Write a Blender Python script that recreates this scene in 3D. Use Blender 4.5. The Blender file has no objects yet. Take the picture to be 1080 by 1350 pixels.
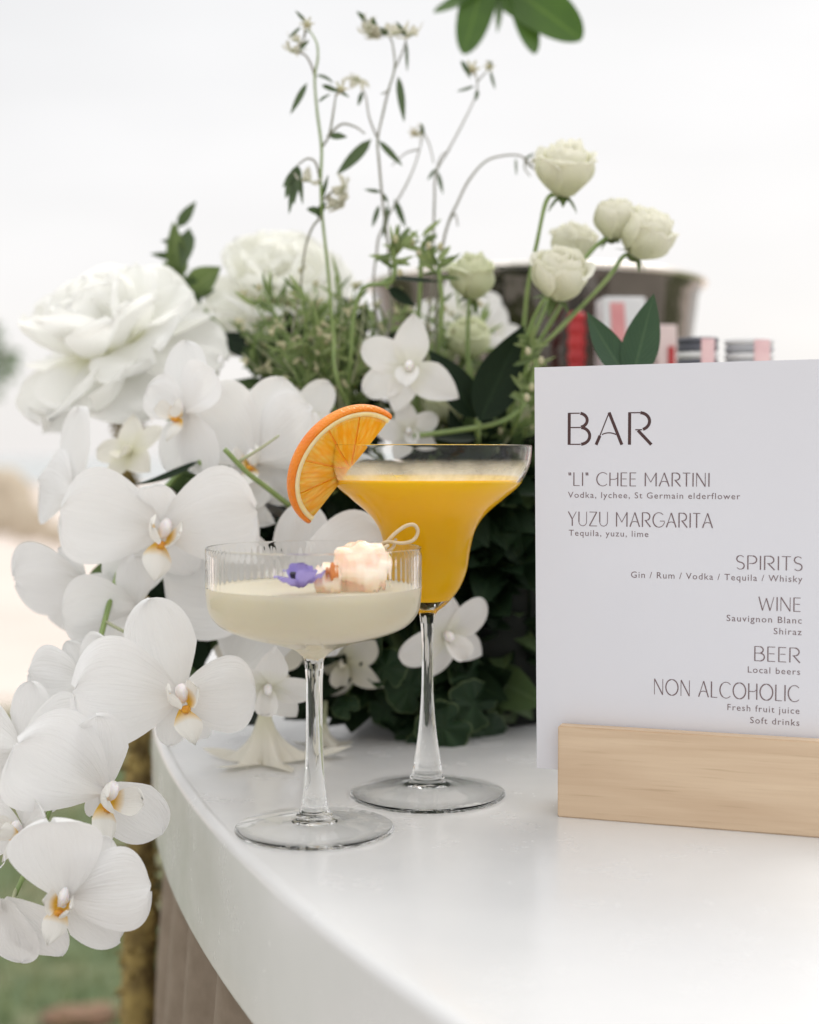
import bpy, math, random
from mathutils import Vector, Matrix, noise
S = bpy.context.scene
COL = S.collection
R = math.radians
PI = math.pi

# ---------------------------------------------------------------- camera
F = 1875.0
CAM = Vector((0, 0, 1.24))
PITCH = math.atan(75 / F)
TZ = 1.05                                   # top of the bar counter
cd = bpy.data.cameras.new('camera')
cam = bpy.data.objects.new('camera', cd)
COL.objects.link(cam)
cam.location = CAM
cam.rotation_euler = (R(90) - PITCH, 0, 0)
cd.sensor_fit = 'VERTICAL'
cd.sensor_height = 36
cd.sensor_width = 36
cd.lens = 50
cd.clip_start = 0.02
cd.clip_end = 3000
cd.dof.use_dof = True
cd.dof.focus_distance = 0.745
cd.dof.aperture_fstop = 4.5
S.camera = cam

# ---------------------------------------------------------------- world, sun, exposure
S.view_settings.view_transform = 'Standard'
S.view_settings.look = 'None'
S.view_settings.exposure = 0.18
S.view_settings.gamma = 1.0
S.cycles.use_denoising = True
S.cycles.max_bounces = 16
S.cycles.diffuse_bounces = 10
S.cycles.glossy_bounces = 8
S.cycles.caustics_refractive = True
S.cycles.caustics_reflective = False
S.cycles.blur_glossy = 0.0
S.cycles.transmission_bounces = 12
S.cycles.transparent_max_bounces = 12
S.cycles.sample_clamp_indirect = 2.5
SUN_EL, SUN_AZ = R(48), R(25)
W = bpy.data.worlds.new('World')
S.world = W
W.use_nodes = True
wt = W.node_tree
wt.nodes.clear()
wo = wt.nodes.new('ShaderNodeOutputWorld')
bg = wt.nodes.new('ShaderNodeBackground')
sky = wt.nodes.new('ShaderNodeTexSky')
sky.sky_type = 'NISHITA'
sky.sun_disc = False
sky.sun_elevation = SUN_EL
sky.sun_rotation = SUN_AZ
sky.dust_density = 4.0
tc = wt.nodes.new('ShaderNodeTexCoord')
sep = wt.nodes.new('ShaderNodeSeparateXYZ')
wt.links.new(tc.outputs['Generated'], sep.inputs[0])
rp = wt.nodes.new('ShaderNodeValToRGB')
cr = rp.color_ramp
cr.elements[0].position = 0.0
cr.elements[0].color = (.80, .775, .76, 1)
cr.elements[1].position = 1.0
cr.elements[1].color = (1.57, 1.56, 1.545, 1)
for p_, c_ in ((.03, (.80, .78, .765)), (.12, (.785, .772, .768)), (.34, (.735, .735, .735)), (.6, (1.27, 1.26, 1.245))):
    e_ = cr.elements.new(p_)
    e_.color = (*c_, 1)
wt.links.new(sep.outputs['Z'], rp.inputs[0])
cn = wt.nodes.new('ShaderNodeTexNoise')
cn.inputs['Scale'].default_value = 2.2
cn.inputs['Detail'].default_value = 4
mp = wt.nodes.new('ShaderNodeMapping')
mp.inputs['Scale'].default_value = (1, 1, 3.2)
wt.links.new(tc.outputs['Generated'], mp.inputs[0])
wt.links.new(mp.outputs[0], cn.inputs['Vector'])
cm = wt.nodes.new('ShaderNodeMapRange')
cm.inputs[1].default_value = .3
cm.inputs[2].default_value = .7
cm.inputs[3].default_value = .93
cm.inputs[4].default_value = 1.07
wt.links.new(cn.outputs['Fac'], cm.inputs[0])
ml = wt.nodes.new('ShaderNodeVectorMath')
ml.operation = 'SCALE'
wt.links.new(rp.outputs[0], ml.inputs[0])
wt.links.new(cm.outputs[0], ml.inputs['Scale'])
sk = wt.nodes.new('ShaderNodeVectorMath')
sk.operation = 'SCALE'
sk.inputs['Scale'].default_value = 0.010        # the Nishita sky, thinned by the cloud layer
wt.links.new(sky.outputs[0], sk.inputs[0])
ad = wt.nodes.new('ShaderNodeVectorMath')
ad.operation = 'ADD'
wt.links.new(ml.outputs[0], ad.inputs[0])
wt.links.new(sk.outputs[0], ad.inputs[1])
wt.links.new(ad.outputs[0], bg.inputs[0])
bg.inputs[1].default_value = 1.0
wt.links.new(bg.outputs[0], wo.inputs[0])

sd = bpy.data.lights.new('sun', 'SUN')
sd.energy = 0.9
sd.angle = R(25)
sd.color = (1, .96, .9)
sun = bpy.data.objects.new('sun', sd)
COL.objects.link(sun)
sun.rotation_euler = (R(90) - SUN_EL, 0, PI - SUN_AZ)
sun.location = (0, 0, 8)


# ---------------------------------------------------------------- placing helpers
def P(px, py, D):
    """point seen at (px,py) of the photograph at depth D"""
    x = (px - 540) / F * D
    u = -(py - 675) / F * D
    return Vector((x, D * math.cos(PITCH) + u * math.sin(PITCH), CAM.z - D * math.sin(PITCH) + u * math.cos(PITCH)))


def PZ(px, py, z):
    d = P(px, py, 1.0) - CAM
    return CAM + d * ((z - CAM.z) / d.z)


def frame(pos, yaw=0, pitch=0, roll=0):
    """local X right, Y up, Z towards the viewer; yaw turns it to the right, pitch up"""
    base = Matrix(((1, 0, 0), (0, 0, -1), (0, 1, 0)))
    m = Matrix.Rotation(R(yaw), 3, 'Z') @ Matrix.Rotation(-R(pitch), 3, 'X') @ base @ Matrix.Rotation(R(roll), 3, 'Z')
    return Matrix.Translation(pos) @ m.to_4x4()


def axes(pos, y, z):
    y = y.normalized()
    x = y.cross(z)
    if x.length < 1e-5:
        x = y.cross(Vector((0.3, 0.5, 0.8)))
    x.normalize()
    z = x.cross(y)
    return Matrix.Translation(pos) @ Matrix((x, y, z)).transposed().to_4x4()


def RX(a): return Matrix.Rotation(R(a), 4, 'X')
def RY(a): return Matrix.Rotation(R(a), 4, 'Y')
def RZ(a): return Matrix.Rotation(R(a), 4, 'Z')
def TR(x, y, z): return Matrix.Translation((x, y, z))


def thing(name, label, cat, loc, group=None):
    o = bpy.data.objects.new(name, None)
    o.empty_display_size = .01
    COL.objects.link(o)
    o.location = loc
    o['label'] = label
    o['category'] = cat
    if group:
        o['group'] = group
    return o


def tag(o, label=None, cat=None, group=None, kind=None):
    if label: o['label'] = label
    if cat: o['category'] = cat
    if group: o['group'] = group
    if kind: o['kind'] = kind
    return o


class MB:
    def __init__(s):
        s.v, s.f, s.uv = [], [], []

    def add(s, verts, faces, uvs=None, M=None):
        b = len(s.v)
        for i, p in enumerate(verts):
            p = Vector(p)
            s.v.append(M @ p if M is not None else p)
            s.uv.append(uvs[i] if uvs else (0.5, 0.5))
        s.f += [tuple(b + i for i in f) for f in faces]
        return s

    def grid(s, rows, uvs=None, M=None, close=False):
        n, m = len(rows), len(rows[0])
        vs = [p for r in rows for p in r]
        fs = []
        for i in range(n - 1):
            for j in range(m - 1 if not close else m):
                k = (j + 1) % m
                fs.append((i * m + j, i * m + k, (i + 1) * m + k, (i + 1) * m + j))
        return s.add(vs, fs, [u for r in uvs for u in r] if uvs else None, M)

    def build(s, name, mat, parent=None, smooth=True):
        me = bpy.data.meshes.new(name)
        off = Vector()
        p = parent
        while p is not None:
            off += p.location
            p = p.parent
        me.from_pydata([v - off for v in s.v], [], s.f)
        ul = me.uv_layers.new(name='UVMap')
        vi = [0] * len(me.loops)
        me.loops.foreach_get('vertex_index', vi)
        flat = []
        for i in vi:
            flat += s.uv[i]
        ul.data.foreach_set('uv', flat)
        if smooth:
            me.polygons.foreach_set('use_smooth', [True] * len(me.polygons))
        me.materials.append(mat)
        me.update()
        o = bpy.data.objects.new(name, me)
        COL.objects.link(o)
        o.parent = parent
        return o


def catmull(pts, sub=5):
    pts = [Vector(p) for p in pts]
    if len(pts) < 3:
        return [pts[0].lerp(pts[-1], i / sub) for i in range(sub + 1)]
    out = []
    q = [2 * pts[0] - pts[1]] + pts + [2 * pts[-1] - pts[-2]]
    for i in range(1, len(q) - 2):
        a, b, c, d = q[i - 1], q[i], q[i + 1], q[i + 2]
        for k in range(sub):
            t = k / sub
            out.append(.5 * ((2 * b) + (c - a) * t + (2 * a - 5 * b + 4 * c - d) * t * t + (3 * b - a - 3 * c + d) * t ** 3))
    out.append(pts[-1])
    return out


def tube(mb, pts, r0, r1=None, n=6, sub=5, smooth=True, wob=0):
    if r1 is None: r1 = r0
    c = catmull(pts, sub) if smooth else [Vector(p) for p in pts]
    rows, uvs = [], []
    up = Vector((.13, .31, .94))
    L = len(c)
    for i, p in enumerate(c):
        t = (c[min(i + 1, L - 1)] - c[max(i - 1, 0)])
        if t.length < 1e-9: t = Vector((0, 0, 1))
        t.normalize()
        a = t.cross(up)
        if a.length < .05: a = t.cross(Vector((1, 0, 0)))
        a.normalize()
        b = a.cross(t)
        r = r0 + (r1 - r0) * i / (L - 1)
        if wob: r *= 1 + wob * noise.noise(p * 60)
        rows.append([p + a * (math.cos(2 * PI * k / n) * r) + b * (math.sin(2 * PI * k / n) * r) for k in range(n)])
        uvs.append([(k / n, i / (L - 1)) for k in range(n)])
    mb.grid(rows, uvs, close=True)
    nb = len(mb.v)
    mb.f.append(tuple(range(nb - n, nb)))
    mb.f.append(tuple(nb - n * L + k for k in reversed(range(n))))
    return c


def lathe(mb, prof, n=64, center=(0, 0), rib=None):
    rows, uvs = [], []
    L = len(prof)
    for i, (r, z) in enumerate(prof):
        row = []
        for k in range(n):
            a = 2 * PI * k / n
            rr = r if rib is None else rib(r, z, a, i)
            row.append((center[0] + rr * math.cos(a), center[1] + rr * math.sin(a), z))
        rows.append(row)
        uvs.append([(k / n, i / (L - 1)) for k in range(n)])
    mb.grid(rows, uvs, close=True)
    return mb


OUT = {
    'phal': lambda v: max(.10, min(1, (v ** .62) * (max(0, 1 - v ** 3.2)) ** .5 * 1.24)),
    'sepal': lambda v: max(.0, (.22 + .78 * min(1, v / .42) ** .8) * (max(0, 1 - ((v - .42) / .58) ** 2.6 if v > .42 else 1)) ** .55),
    'point': lambda v: max(0, (.30 + .70 * math.sin(min(1, v / .45) * PI / 2)) * (1 - max(0, (v - .35) / .65) ** 2.1)),
    'leaf': lambda v: max(0.0, math.sin(PI * v ** .75) ** .9 * 1.0),
    'lance': lambda v: max(.0, math.sin(PI * v ** .8) ** .8),
    'broad': lambda v: max(.12, min(1, (v ** .5) * (max(0, 1 - v ** 5)) ** .45 * 1.12)),
    'strap': lambda v: (.4 + .6 * min(1, v * 4)) * (max(0, 1 - v ** 4)) ** .6,
}


def petal(mb, M, L, Wd, outline='phal', cup=0, curl=0, ruf=0, rf=3.0, n=9, m=11, seed=0, twist=0, fold=0, lump=0.0):
    f = OUT[outline]
    rows, uvs = [], []
    y = z = 0
    for i in range(m):
        v = 1 - (1 - i / (m - 1)) ** 1.7
        th = curl * (v ** 1.4)
        if i:
            ds = L * (v - v_last)
            y += math.cos(th) * ds
            z += math.sin(th) * ds
        v_last = v
        hw = Wd / 2 * f(v)
        row, uu = [], []
        ny, nz = -math.sin(th), math.cos(th)
        for j in range(n):
            u = j / (n - 1) * 2 - 1
            x = u * hw
            h = cup * u * u * hw + fold * abs(u) * hw
            if ruf: h += ruf * L * (math.sin(u * rf * PI + seed * 1.7 + v * 3) * (u * u * .7 + .3 * v) * v
                                    + .6 * noise.noise(Vector((u * rf, v * rf, seed * 3.3))) * v)
            if lump: h += lump * L * noise.noise(Vector((u * 1.3, v * 1.6, seed * 5.1)))
            vv = 1.0
            px, py, pz = x, y + ny * h, z + nz * h
            if ruf and outline in ('broad',):
                e_ = 1 + .10 * noise.noise(Vector((u * 3.1, seed * 2.3, 1))) * v
                py *= e_
            if twist:
                a = twist * v
                px, pz = px * math.cos(a) - pz * math.sin(a), px * math.sin(a) + pz * math.cos(a)
            row.append(Vector((px, py, pz)))
            uu.append((j / (n - 1), v))
        rows.append(row)
        uvs.append(uu)
    mb.grid(rows, uvs, M)
    return mb


def box_mb(mb, M, x0, x1, y0, y1, z0, z1, bev=0.0):
    """box with chamfered edges"""
    if bev <= 0:
        vs = [(x, y, z) for x in (x0, x1) for y in (y0, y1) for z in (z0, z1)]
        fs = [(0, 1, 3, 2), (4, 6, 7, 5), (0, 4, 5, 1), (2, 3, 7, 6), (0, 2, 6, 4), (1, 5, 7, 3)]
        return mb.add(vs, fs, None, M)
    import bmesh
    bm = bmesh.new()
    bmesh.ops.create_cube(bm, size=1)
    for v in bm.verts:
        v.co = Vector((x0 + (v.co.x + .5) * (x1 - x0), y0 + (v.co.y + .5) * (y1 - y0), z0 + (v.co.z + .5) * (z1 - z0)))
    bmesh.ops.bevel(bm, geom=bm.edges[:], offset=bev, segments=3, profile=.6, affect='EDGES')
    bm.verts.index_update()
    vs = [v.co.copy() for v in bm.verts]
    fs = [tuple(v.index for v in f.verts) for f in bm.faces]
    bm.free()
    return mb.add(vs, fs, None, M)


def blob(mb, c, rx, ry, rz, amp=.2, fr=2.0, seed=0, n=20, m=12, M=None):
    rows = []
    for i in range(m + 1):
        ph = PI * i / m
        row = []
        for k in range(n):
            a = 2 * PI * k / n
            d = Vector((math.sin(ph) * math.cos(a), math.sin(ph) * math.sin(a), math.cos(ph)))
            q = 1 + amp * noise.noise(d * fr + Vector((seed * 3.7, seed, 0)))
            row.append(Vector((c[0] + d.x * rx * q, c[1] + d.y * ry * q, c[2] + d.z * rz * q)))
        rows.append(row)
    mb.grid(rows, None, M, close=True)
    return mb


# ---------------------------------------------------------------- materials
def new_mat(name):
    m = bpy.data.materials.new(name)
    m.use_nodes = True
    nt = m.node_tree
    nt.nodes.clear()
    out = nt.nodes.new('ShaderNodeOutputMaterial')
    return m, nt, out


def N(nt, t, **kw):
    n = nt.nodes.new(t)
    for k, v in kw.items():
        if k.startswith('i_'):
            n.inputs[k[2:].replace('_', ' ')].default_value = v
        else:
            setattr(n, k, v)
    return n


def mixc(nt, fac, a, b):
    mx = N(nt, 'ShaderNodeMix', data_type='RGBA')
    for sock, val in ((mx.inputs[0], fac), (mx.inputs[6], a), (mx.inputs[7], b)):
        if hasattr(val, 'is_output'):
            nt.links.new(val, sock)
        elif isinstance(val, (int, float)):
            sock.default_value = val
        else:
            sock.default_value = (*val, 1)
    return mx.outputs[2]


def noise_fac(nt, scale, detail=4, lo=.35, hi=.65, coord='Object', stretch=None, rough=.55):
    t = N(nt, 'ShaderNodeTexCoord')
    src = t.outputs[coord]
    if stretch:
        mpn = N(nt, 'ShaderNodeMapping')
        mpn.inputs['Scale'].default_value = stretch
        nt.links.new(src, mpn.inputs[0])
        src = mpn.outputs[0]
    n = N(nt, 'ShaderNodeTexNoise')
    n.inputs['Scale'].default_value = scale
    n.inputs['Detail'].default_value = detail
    n.inputs['Roughness'].default_value = rough
    nt.links.new(src, n.inputs['Vector'])
    r = N(nt, 'ShaderNodeMapRange')
    r.inputs[1].default_value = lo
    r.inputs[2].default_value = hi
    nt.links.new(n.outputs['Fac'], r.inputs[0])
    return r.outputs[0]


def bump(nt, h, strength=.2, dist=.001):
    b = N(nt, 'ShaderNodeBump')
    b.inputs['Strength'].default_value = strength
    b.inputs['Distance'].default_value = dist
    nt.links.new(h, b.inputs['Height'])
    return b.outputs[0]


def simple(name, c1, c2=None, scale=30, rough=.5, spec=.5, metal=0, bmp=0, bdist=.001, bscale=None, stretch=None, coat=0, sss=0, sssr=(.01, .004, .001), lo=.35, hi=.65):
    m, nt, out = new_mat(name)
    b = N(nt, 'ShaderNodeBsdfPrincipled')
    b.inputs['Roughness'].default_value = rough
    b.inputs['Specular IOR Level'].default_value = spec
    b.inputs['Metallic'].default_value = metal
    b.inputs['Coat Weight'].default_value = coat
    if sss:
        b.inputs['Subsurface Weight'].default_value = sss
        b.inputs['Subsurface Radius'].default_value = sssr
        b.inputs['Subsurface Scale'].default_value = 1
    if c2 is None:
        b.inputs['Base Color'].default_value = (*c1, 1)
    else:
        nt.links.new(mixc(nt, noise_fac(nt, scale, stretch=stretch, lo=lo, hi=hi), c1, c2), b.inputs['Base Color'])
    if bmp:
        nt.links.new(bump(nt, noise_fac(nt, bscale or scale, 5, 0, 1, stretch=stretch), bmp, bdist), b.inputs['Normal'])
    nt.links.new(b.outputs[0], out.inputs[0])
    return m


def uvxy(nt):
    t = N(nt, 'ShaderNodeTexCoord')
    s = N(nt, 'ShaderNodeSeparateXYZ')
    nt.links.new(t.outputs['UV'], s.inputs[0])
    return t.outputs['UV'], s.outputs[0], s.outputs[1]


def rng(nt, src, a, b, c=0, d=1):
    r = N(nt, 'ShaderNodeMapRange')
    for i, v in enumerate((a, b, c, d)):
        r.inputs[i + 1].default_value = v
    nt.links.new(src, r.inputs[0])
    return r.outputs[0]


def petal_mat(name, tip, base, trans=.35, vein=.25, b0=0, b1=.45, rough=.6, veinscale=30, spec=.16):
    """petal: colour of its base to colour of its tip along UV v, fine veins along it"""
    m, nt, out = new_mat(name)
    uv, u, v = uvxy(nt)
    fac = rng(nt, v, b0, b1)
    colr = mixc(nt, fac, base, tip)
    mpn = N(nt, 'ShaderNodeMapping')
    mpn.inputs['Scale'].default_value = (veinscale, 2.0, 1)
    nt.links.new(uv, mpn.inputs[0])
    nz = N(nt, 'ShaderNodeTexNoise')
    nz.inputs['Scale'].default_value = 1.0
    nz.inputs['Detail'].default_value = 5
    nt.links.new(mpn.outputs[0], nz.inputs['Vector'])
    vf = rng(nt, nz.outputs['Fac'], .3, .75, 0, vein)
    dark = tuple(c * .86 for c in tip)
    c2 = mixc(nt, vf, colr, dark)
    b = N(nt, 'ShaderNodeBsdfPrincipled')
    b.inputs['Roughness'].default_value = rough
    b.inputs['Specular IOR Level'].default_value = spec
    b.inputs['Sheen Weight'].default_value = .08
    nt.links.new(c2, b.inputs['Base Color'])
    bn = bump(nt, nz.outputs['Fac'], .6, .0012)
    nt.links.new(bn, b.inputs['Normal'])
    tr = N(nt, 'ShaderNodeBsdfTranslucent')
    nt.links.new(c2, tr.inputs[0])
    nt.links.new(bn, tr.inputs['Normal'])
    mx = N(nt, 'ShaderNodeMixShader')
    mx.inputs[0].default_value = trans
    nt.links.new(b.outputs[0], mx.inputs[1])
    nt.links.new(tr.outputs[0], mx.inputs[2])
    nt.links.new(mx.outputs[0], out.inputs[0])
    return m


def leaf_mat(name, c1, c2, vein=(.1, .16, .05), trans=.25, rough=.42, edge=None, spec=.4):
    m, nt, out = new_mat(name)
    uv, u, v = uvxy(nt)
    nf = noise_fac(nt, 22, 3)
    c = mixc(nt, nf, c1, c2)
    # midrib and side veins
    mth = N(nt, 'ShaderNodeMath', operation='SUBTRACT')
    nt.links.new(u, mth.inputs[0])
    mth.inputs[1].default_value = .5
    ab = N(nt, 'ShaderNodeMath', operation='ABSOLUTE')
    nt.links.new(mth.outputs[0], ab.inputs[0])
    rib = rng(nt, ab.outputs[0], .015, .05, .7, 0)
    c = mixc(nt, rib, c, vein)
    wv = N(nt, 'ShaderNodeMath', operation='MULTIPLY_ADD')
    nt.links.new(ab.outputs[0], wv.inputs[0])
    wv.inputs[1].default_value = -.7
    nt.links.new(v, wv.inputs[2])
    sn = N(nt, 'ShaderNodeMath', operation='MULTIPLY')
    nt.links.new(wv.outputs[0], sn.inputs[0])
    sn.inputs[1].default_value = 70
    si = N(nt, 'ShaderNodeMath', operation='SINE')
    nt.links.new(sn.outputs[0], si.inputs[0])
    sv = rng(nt, si.outputs[0], .75, 1, 0, .22)
    c = mixc(nt, sv, c, vein)
    if edge:
        ef = rng(nt, v, .93, .985, 0, .75)
        c = mixc(nt, ef, c, edge)
    b = N(nt, 'ShaderNodeBsdfPrincipled')
    b.inputs['Roughness'].default_value = rough
    b.inputs['Specular IOR Level'].default_value = spec
    nt.links.new(c, b.inputs['Base Color'])
    nt.links.new(bump(nt, si.outputs[0], .15, .0004), b.inputs['Normal'])
    tr = N(nt, 'ShaderNodeBsdfTranslucent')
    nt.links.new(c, tr.inputs[0])
    mx = N(nt, 'ShaderNodeMixShader')
    mx.inputs[0].default_value = trans
    nt.links.new(b.outputs[0], mx.inputs[1])
    nt.links.new(tr.outputs[0], mx.inputs[2])
    nt.links.new(mx.outputs[0], out.inputs[0])
    return m


def glass_mat(name, col=(1, 1, 1), rough=0.0, ior=1.46):
    m, nt, out = new_mat(name)
    b = N(nt, 'ShaderNodeBsdfPrincipled')
    b.inputs['Base Color'].default_value = (*col, 1)
    b.inputs['Transmission Weight'].default_value = 1
    b.inputs['Roughness'].default_value = rough
    b.inputs['IOR'].default_value = ior
    nt.links.new(b.outputs[0], out.inputs[0])
    return m


M_orchid = petal_mat('orchid_petal', (.89, .89, .89), (.84, .83, .81), .38, .16)
M_lip = petal_mat('orchid_lip', (.88, .87, .83), (.86, .52, .04), .3, .1, .12, .42)
M_callus = simple('orchid_callus', (.80, .42, .03), (.62, .22, .02), 300, .45)
M_column = simple('orchid_column', (.84, .82, .82), (.78, .74, .76), 200, .45, sss=.2)
M_sepal_back = petal_mat('orchid_sepal', (.84, .84, .83), (.70, .74, .58), .32, .28)
M_peony = petal_mat('peony_petal', (.95, .95, .93), (.90, .90, .70), .5, .10, 0, .45, veinscale=18)
M_peony_b = petal_mat('cream_petal', (.94, .94, .90), (.88, .88, .70), .5, .10, 0, .45, veinscale=18)
M_rose = petal_mat('rose_petal', (.91, .90, .80), (.78, .80, .55), .44, .25, .1, .9, veinscale=14)
M_rose_g = petal_mat('green_rose_petal', (.80, .82, .62), (.62, .68, .38), .34, .3, .1, .9, veinscale=14)
M_dendro = petal_mat('dendrobium_petal', (.89, .88, .86), (.82, .82, .68), .36, .16)
M_ivory = petal_mat('ivory_petal', (.89, .86, .77), (.82, .81, .60), .34, .14, 0, .6)
M_bell = petal_mat('bell_petal', (.74, .72, .60), (.45, .48, .28), .4, .3)
M_stem = simple('green_stem', (.24, .32, .11), (.17, .25, .075), 40, .45, bmp=.1)
M_stem_pale = simple('pale_stem', (.42, .43, .29), (.30, .33, .18), 40, .5)
M_stem_grey = simple('grey_stem', (.26, .24, .20), (.18, .19, .12), 40, .55)
M_leaf = leaf_mat('fresh_leaf', (.16, .22, .075), (.11, .165, .055), (.22, .28, .11), .4)
M_leaf_l = leaf_mat('light_leaf', (.30, .37, .15), (.22, .30, .11), (.36, .42, .2), .4)
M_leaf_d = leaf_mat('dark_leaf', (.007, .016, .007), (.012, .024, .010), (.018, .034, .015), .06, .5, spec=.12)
M_leaf_m = leaf_mat('mid_leaf', (.065, .105, .040), (.085, .13, .05), (.12, .17, .08), .32, .4)
M_leaf_rib = leaf_mat('ribbed_leaf', (.022, .060, .026), (.034, .078, .032), (.06, .115, .05), .12, .32)
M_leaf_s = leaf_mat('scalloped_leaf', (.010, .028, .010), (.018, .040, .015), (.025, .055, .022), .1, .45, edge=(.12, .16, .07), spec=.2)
M_leaf_tree = leaf_mat('tree_leaf', (.07, .15, .018), (.05, .115, .015), (.12, .22, .03), .4, .4)
M_bud = simple('cream_bud', (.52, .47, .32), (.40, .40, .22), 150, .55)
M_glass = glass_mat('clear_glass', (.985, .992, .99))
M_glass_thin = glass_mat('thin_clear_glass', (.995, .998, .997), 0, 1.13)
M_glass_bowl = glass_mat('bowl_glass', (.99, .995, .993), 0, 1.21)
M_steel = None

# ---------------------------------------------------------------- the setting
def rect(name, x0, x1, y0, y1, z, mat, nx=1, ny=1, amp=0):
    mb = MB()
    rows = []
    for j in range(ny + 1):
        row = []
        for i in range(nx + 1):
            x = x0 + (x1 - x0) * i / nx
            y = y0 + (y1 - y0) * j / ny
            row.append((x, y, z + amp * noise.noise(Vector((x * .35, y * .35, 0)))))
        rows.append(row)
    mb.grid(rows)
    o = mb.build(name, mat)
    return tag(o, kind='structure')


m, nt, out = new_mat('lawn')
b = N(nt, 'ShaderNodeBsdfPrincipled', i_Roughness=.9)
c = mixc(nt, noise_fac(nt, 1.3, 4, .42, .62), (.13, .165, .075), (.36, .30, .20))
c = mixc(nt, noise_fac(nt, 14, 5, .35, .7), c, (.05, .085, .03))
nt.links.new(c, b.inputs['Base Color'])
nt.links.new(bump(nt, noise_fac(nt, 60, 6, 0, 1), .6, .02), b.inputs['Normal'])
nt.links.new(b.outputs[0], out.inputs[0])
M_lawn = m
M_sand = simple('sand', (.66, .575, .52), (.60, .52, .465), .6, .9, bmp=.3, bdist=.03, bscale=6)
m, nt, out = new_mat('sea_water')
b = N(nt, 'ShaderNodeBsdfPrincipled', i_Roughness=.12)
b.inputs['Base Color'].default_value = (.25, .32, .34, 1)
nt.links.new(bump(nt, noise_fac(nt, 1.2, 5, 0, 1, stretch=(.4, 1, 1)), .25, .1), b.inputs['Normal'])
nt.links.new(b.outputs[0], out.inputs[0])
M_sea = m
rect('ground', -1500, 1500, -1500, 1500, -.06, M_sand)
rect('lawn', -40, 40, 2.2, 6.9, 0, M_lawn, 40, 12)
rect('bounce_ground', -40, 40, -40, 2.2, .002, simple('bounce_paving', (.50, .47, .43), (.42, .39, .36), 3, .85, bmp=.3, bdist=.01), 8, 8)  # unseen pale ground, added to bounce fill light onto petals and counter
rect('beach', -400, 400, 6.6, 62, -.004, M_sand, 60, 30, .012)
rect('sea', -1490, 1490, 60, 1490, .02, M_sea)

random.seed(3)
mb = MB()
for i in range(9000):
    x = random.uniform(-2.4, -.3)
    y = random.uniform(2.6, 7.2)
    if random.random() < max(0, (y - 6.2)) : continue
    h = random.uniform(.02, .055)
    a = random.uniform(0, 2 * PI)
    w = random.uniform(.002, .004)
    dx, dy = math.cos(a), math.sin(a)
    lx, ly = random.gauss(0, .015), random.gauss(0, .015)
    mb.add([(x - dx * w, y - dy * w, -.002), (x + dx * w, y + dy * w, -.002), (x + lx * .5 + dx * w * .7, y + ly * .5 + dy * w * .7, h * .6), (x + lx, y + ly, h)],
           [(0, 1, 2), (0, 2, 3)])
M_blade = simple('grass_blade', (.10, .17, .04), (.24, .24, .10), 4, .6)
tag(mb.build('grass', M_blade), 'short green lawn grass beyond the bar', 'grass', kind='stuff')

# boulders and driftwood far off on the sand
M_rock = simple('brown_rock', (.58, .50, .39), (.42, .35, .26), 3, .9, bmp=.6, bdist=.05)
def boulder(px, py, D, w, h, label, seed):
    p = P(px, py, D)
    mb = MB()
    blob(mb, (p.x, p.y, h * .35), w, w * .8, h * .65, .5, 1.6, seed, 24, 14)
    o = mb.build('boulder', M_rock)
    return tag(o, label, 'boulder', 'boulders on the beach')
boulder(-6, 665, 23, .62, .95, 'large brown boulder far off on pale sand at the left', 1)
boulder(38, 690, 21, .28, .45, 'middling brown boulder on the sand beside the largest one', 5)
boulder(80, 705, 20, .20, .28, 'smallest brown boulder on the sand, behind the white orchids', 8)

# slab of reddish stone on the lawn
p = PZ(108, 1345, 0)
mb = MB()
blob(mb, (p.x, p.y, .012), .085, .06, .014, .35, 1.5, 4, 26, 10)
tag(mb.build('stepping_stone', simple('terracotta_stone', (.24, .13, .08), (.16, .10, .06), 9, .85, bmp=.4, bdist=.01)),
    'flat reddish brown stone lying in the lawn', 'stepping stone')


def leaf_at(mb, p0, p1, w, nrm, outline='leaf', cup=.15, curl=0.0, fold=.15, n=5, m=8, ruf=0, seed=0):
    d = p1 - p0
    M = axes(p0, d, nrm)
    if curl:
        M = M @ Matrix.Rotation(-curl * .42, 4, 'X')
    return petal(mb, M, d.length * (1 + .04 * abs(curl)), w, outline, cup, curl, n=n, m=m, fold=fold, ruf=ruf, seed=seed)


# small tree whose crown pokes in at the left edge
random.seed(11)
D0 = 10
cc = P(-54, 478, D0)
t = thing('tree', 'small green tree far off, its crown just entering at the left edge', 'tree', (cc.x - .1, cc.y, 0))
mb = MB()
tube(mb, [(cc.x - .1, cc.y, -.05), (cc.x - .05, cc.y, .8), (cc.x, cc.y, cc.z)], .05, .025, 8)
for k in range(7):
    a = k * 2.4
    tube(mb, [(cc.x, cc.y, cc.z - .3 + k * .05), (cc.x + .2 * math.cos(a), cc.y + .2 * math.sin(a), cc.z - .05 + k * .03), (cc.x + .36 * math.cos(a), cc.y + .36 * math.sin(a), cc.z + .1)], .014, .005, 5)
mb.build('trunk', simple('bark', (.16, .12, .08), (.09, .07, .05), 20, .9, bmp=.5, bdist=.01), t)
mb = MB()
for i in range(620):
    d = Vector((random.gauss(0, 1), random.gauss(0, 1), random.gauss(0, 1))).normalized()
    q = cc + Vector((d.x * .40, d.y * .40, d.z * .27)) * random.uniform(.35, 1.0)
    e = (d + Vector((random.gauss(0, .6), random.gauss(0, .6), random.gauss(0, .6)))).normalized()
    leaf_at(mb, q, q + e * random.uniform(.07, .12), .04, Vector((random.gauss(0, 1), random.gauss(0, 1), 1)), n=3, m=5)
mb.build('crown', M_leaf_tree, t)

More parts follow.
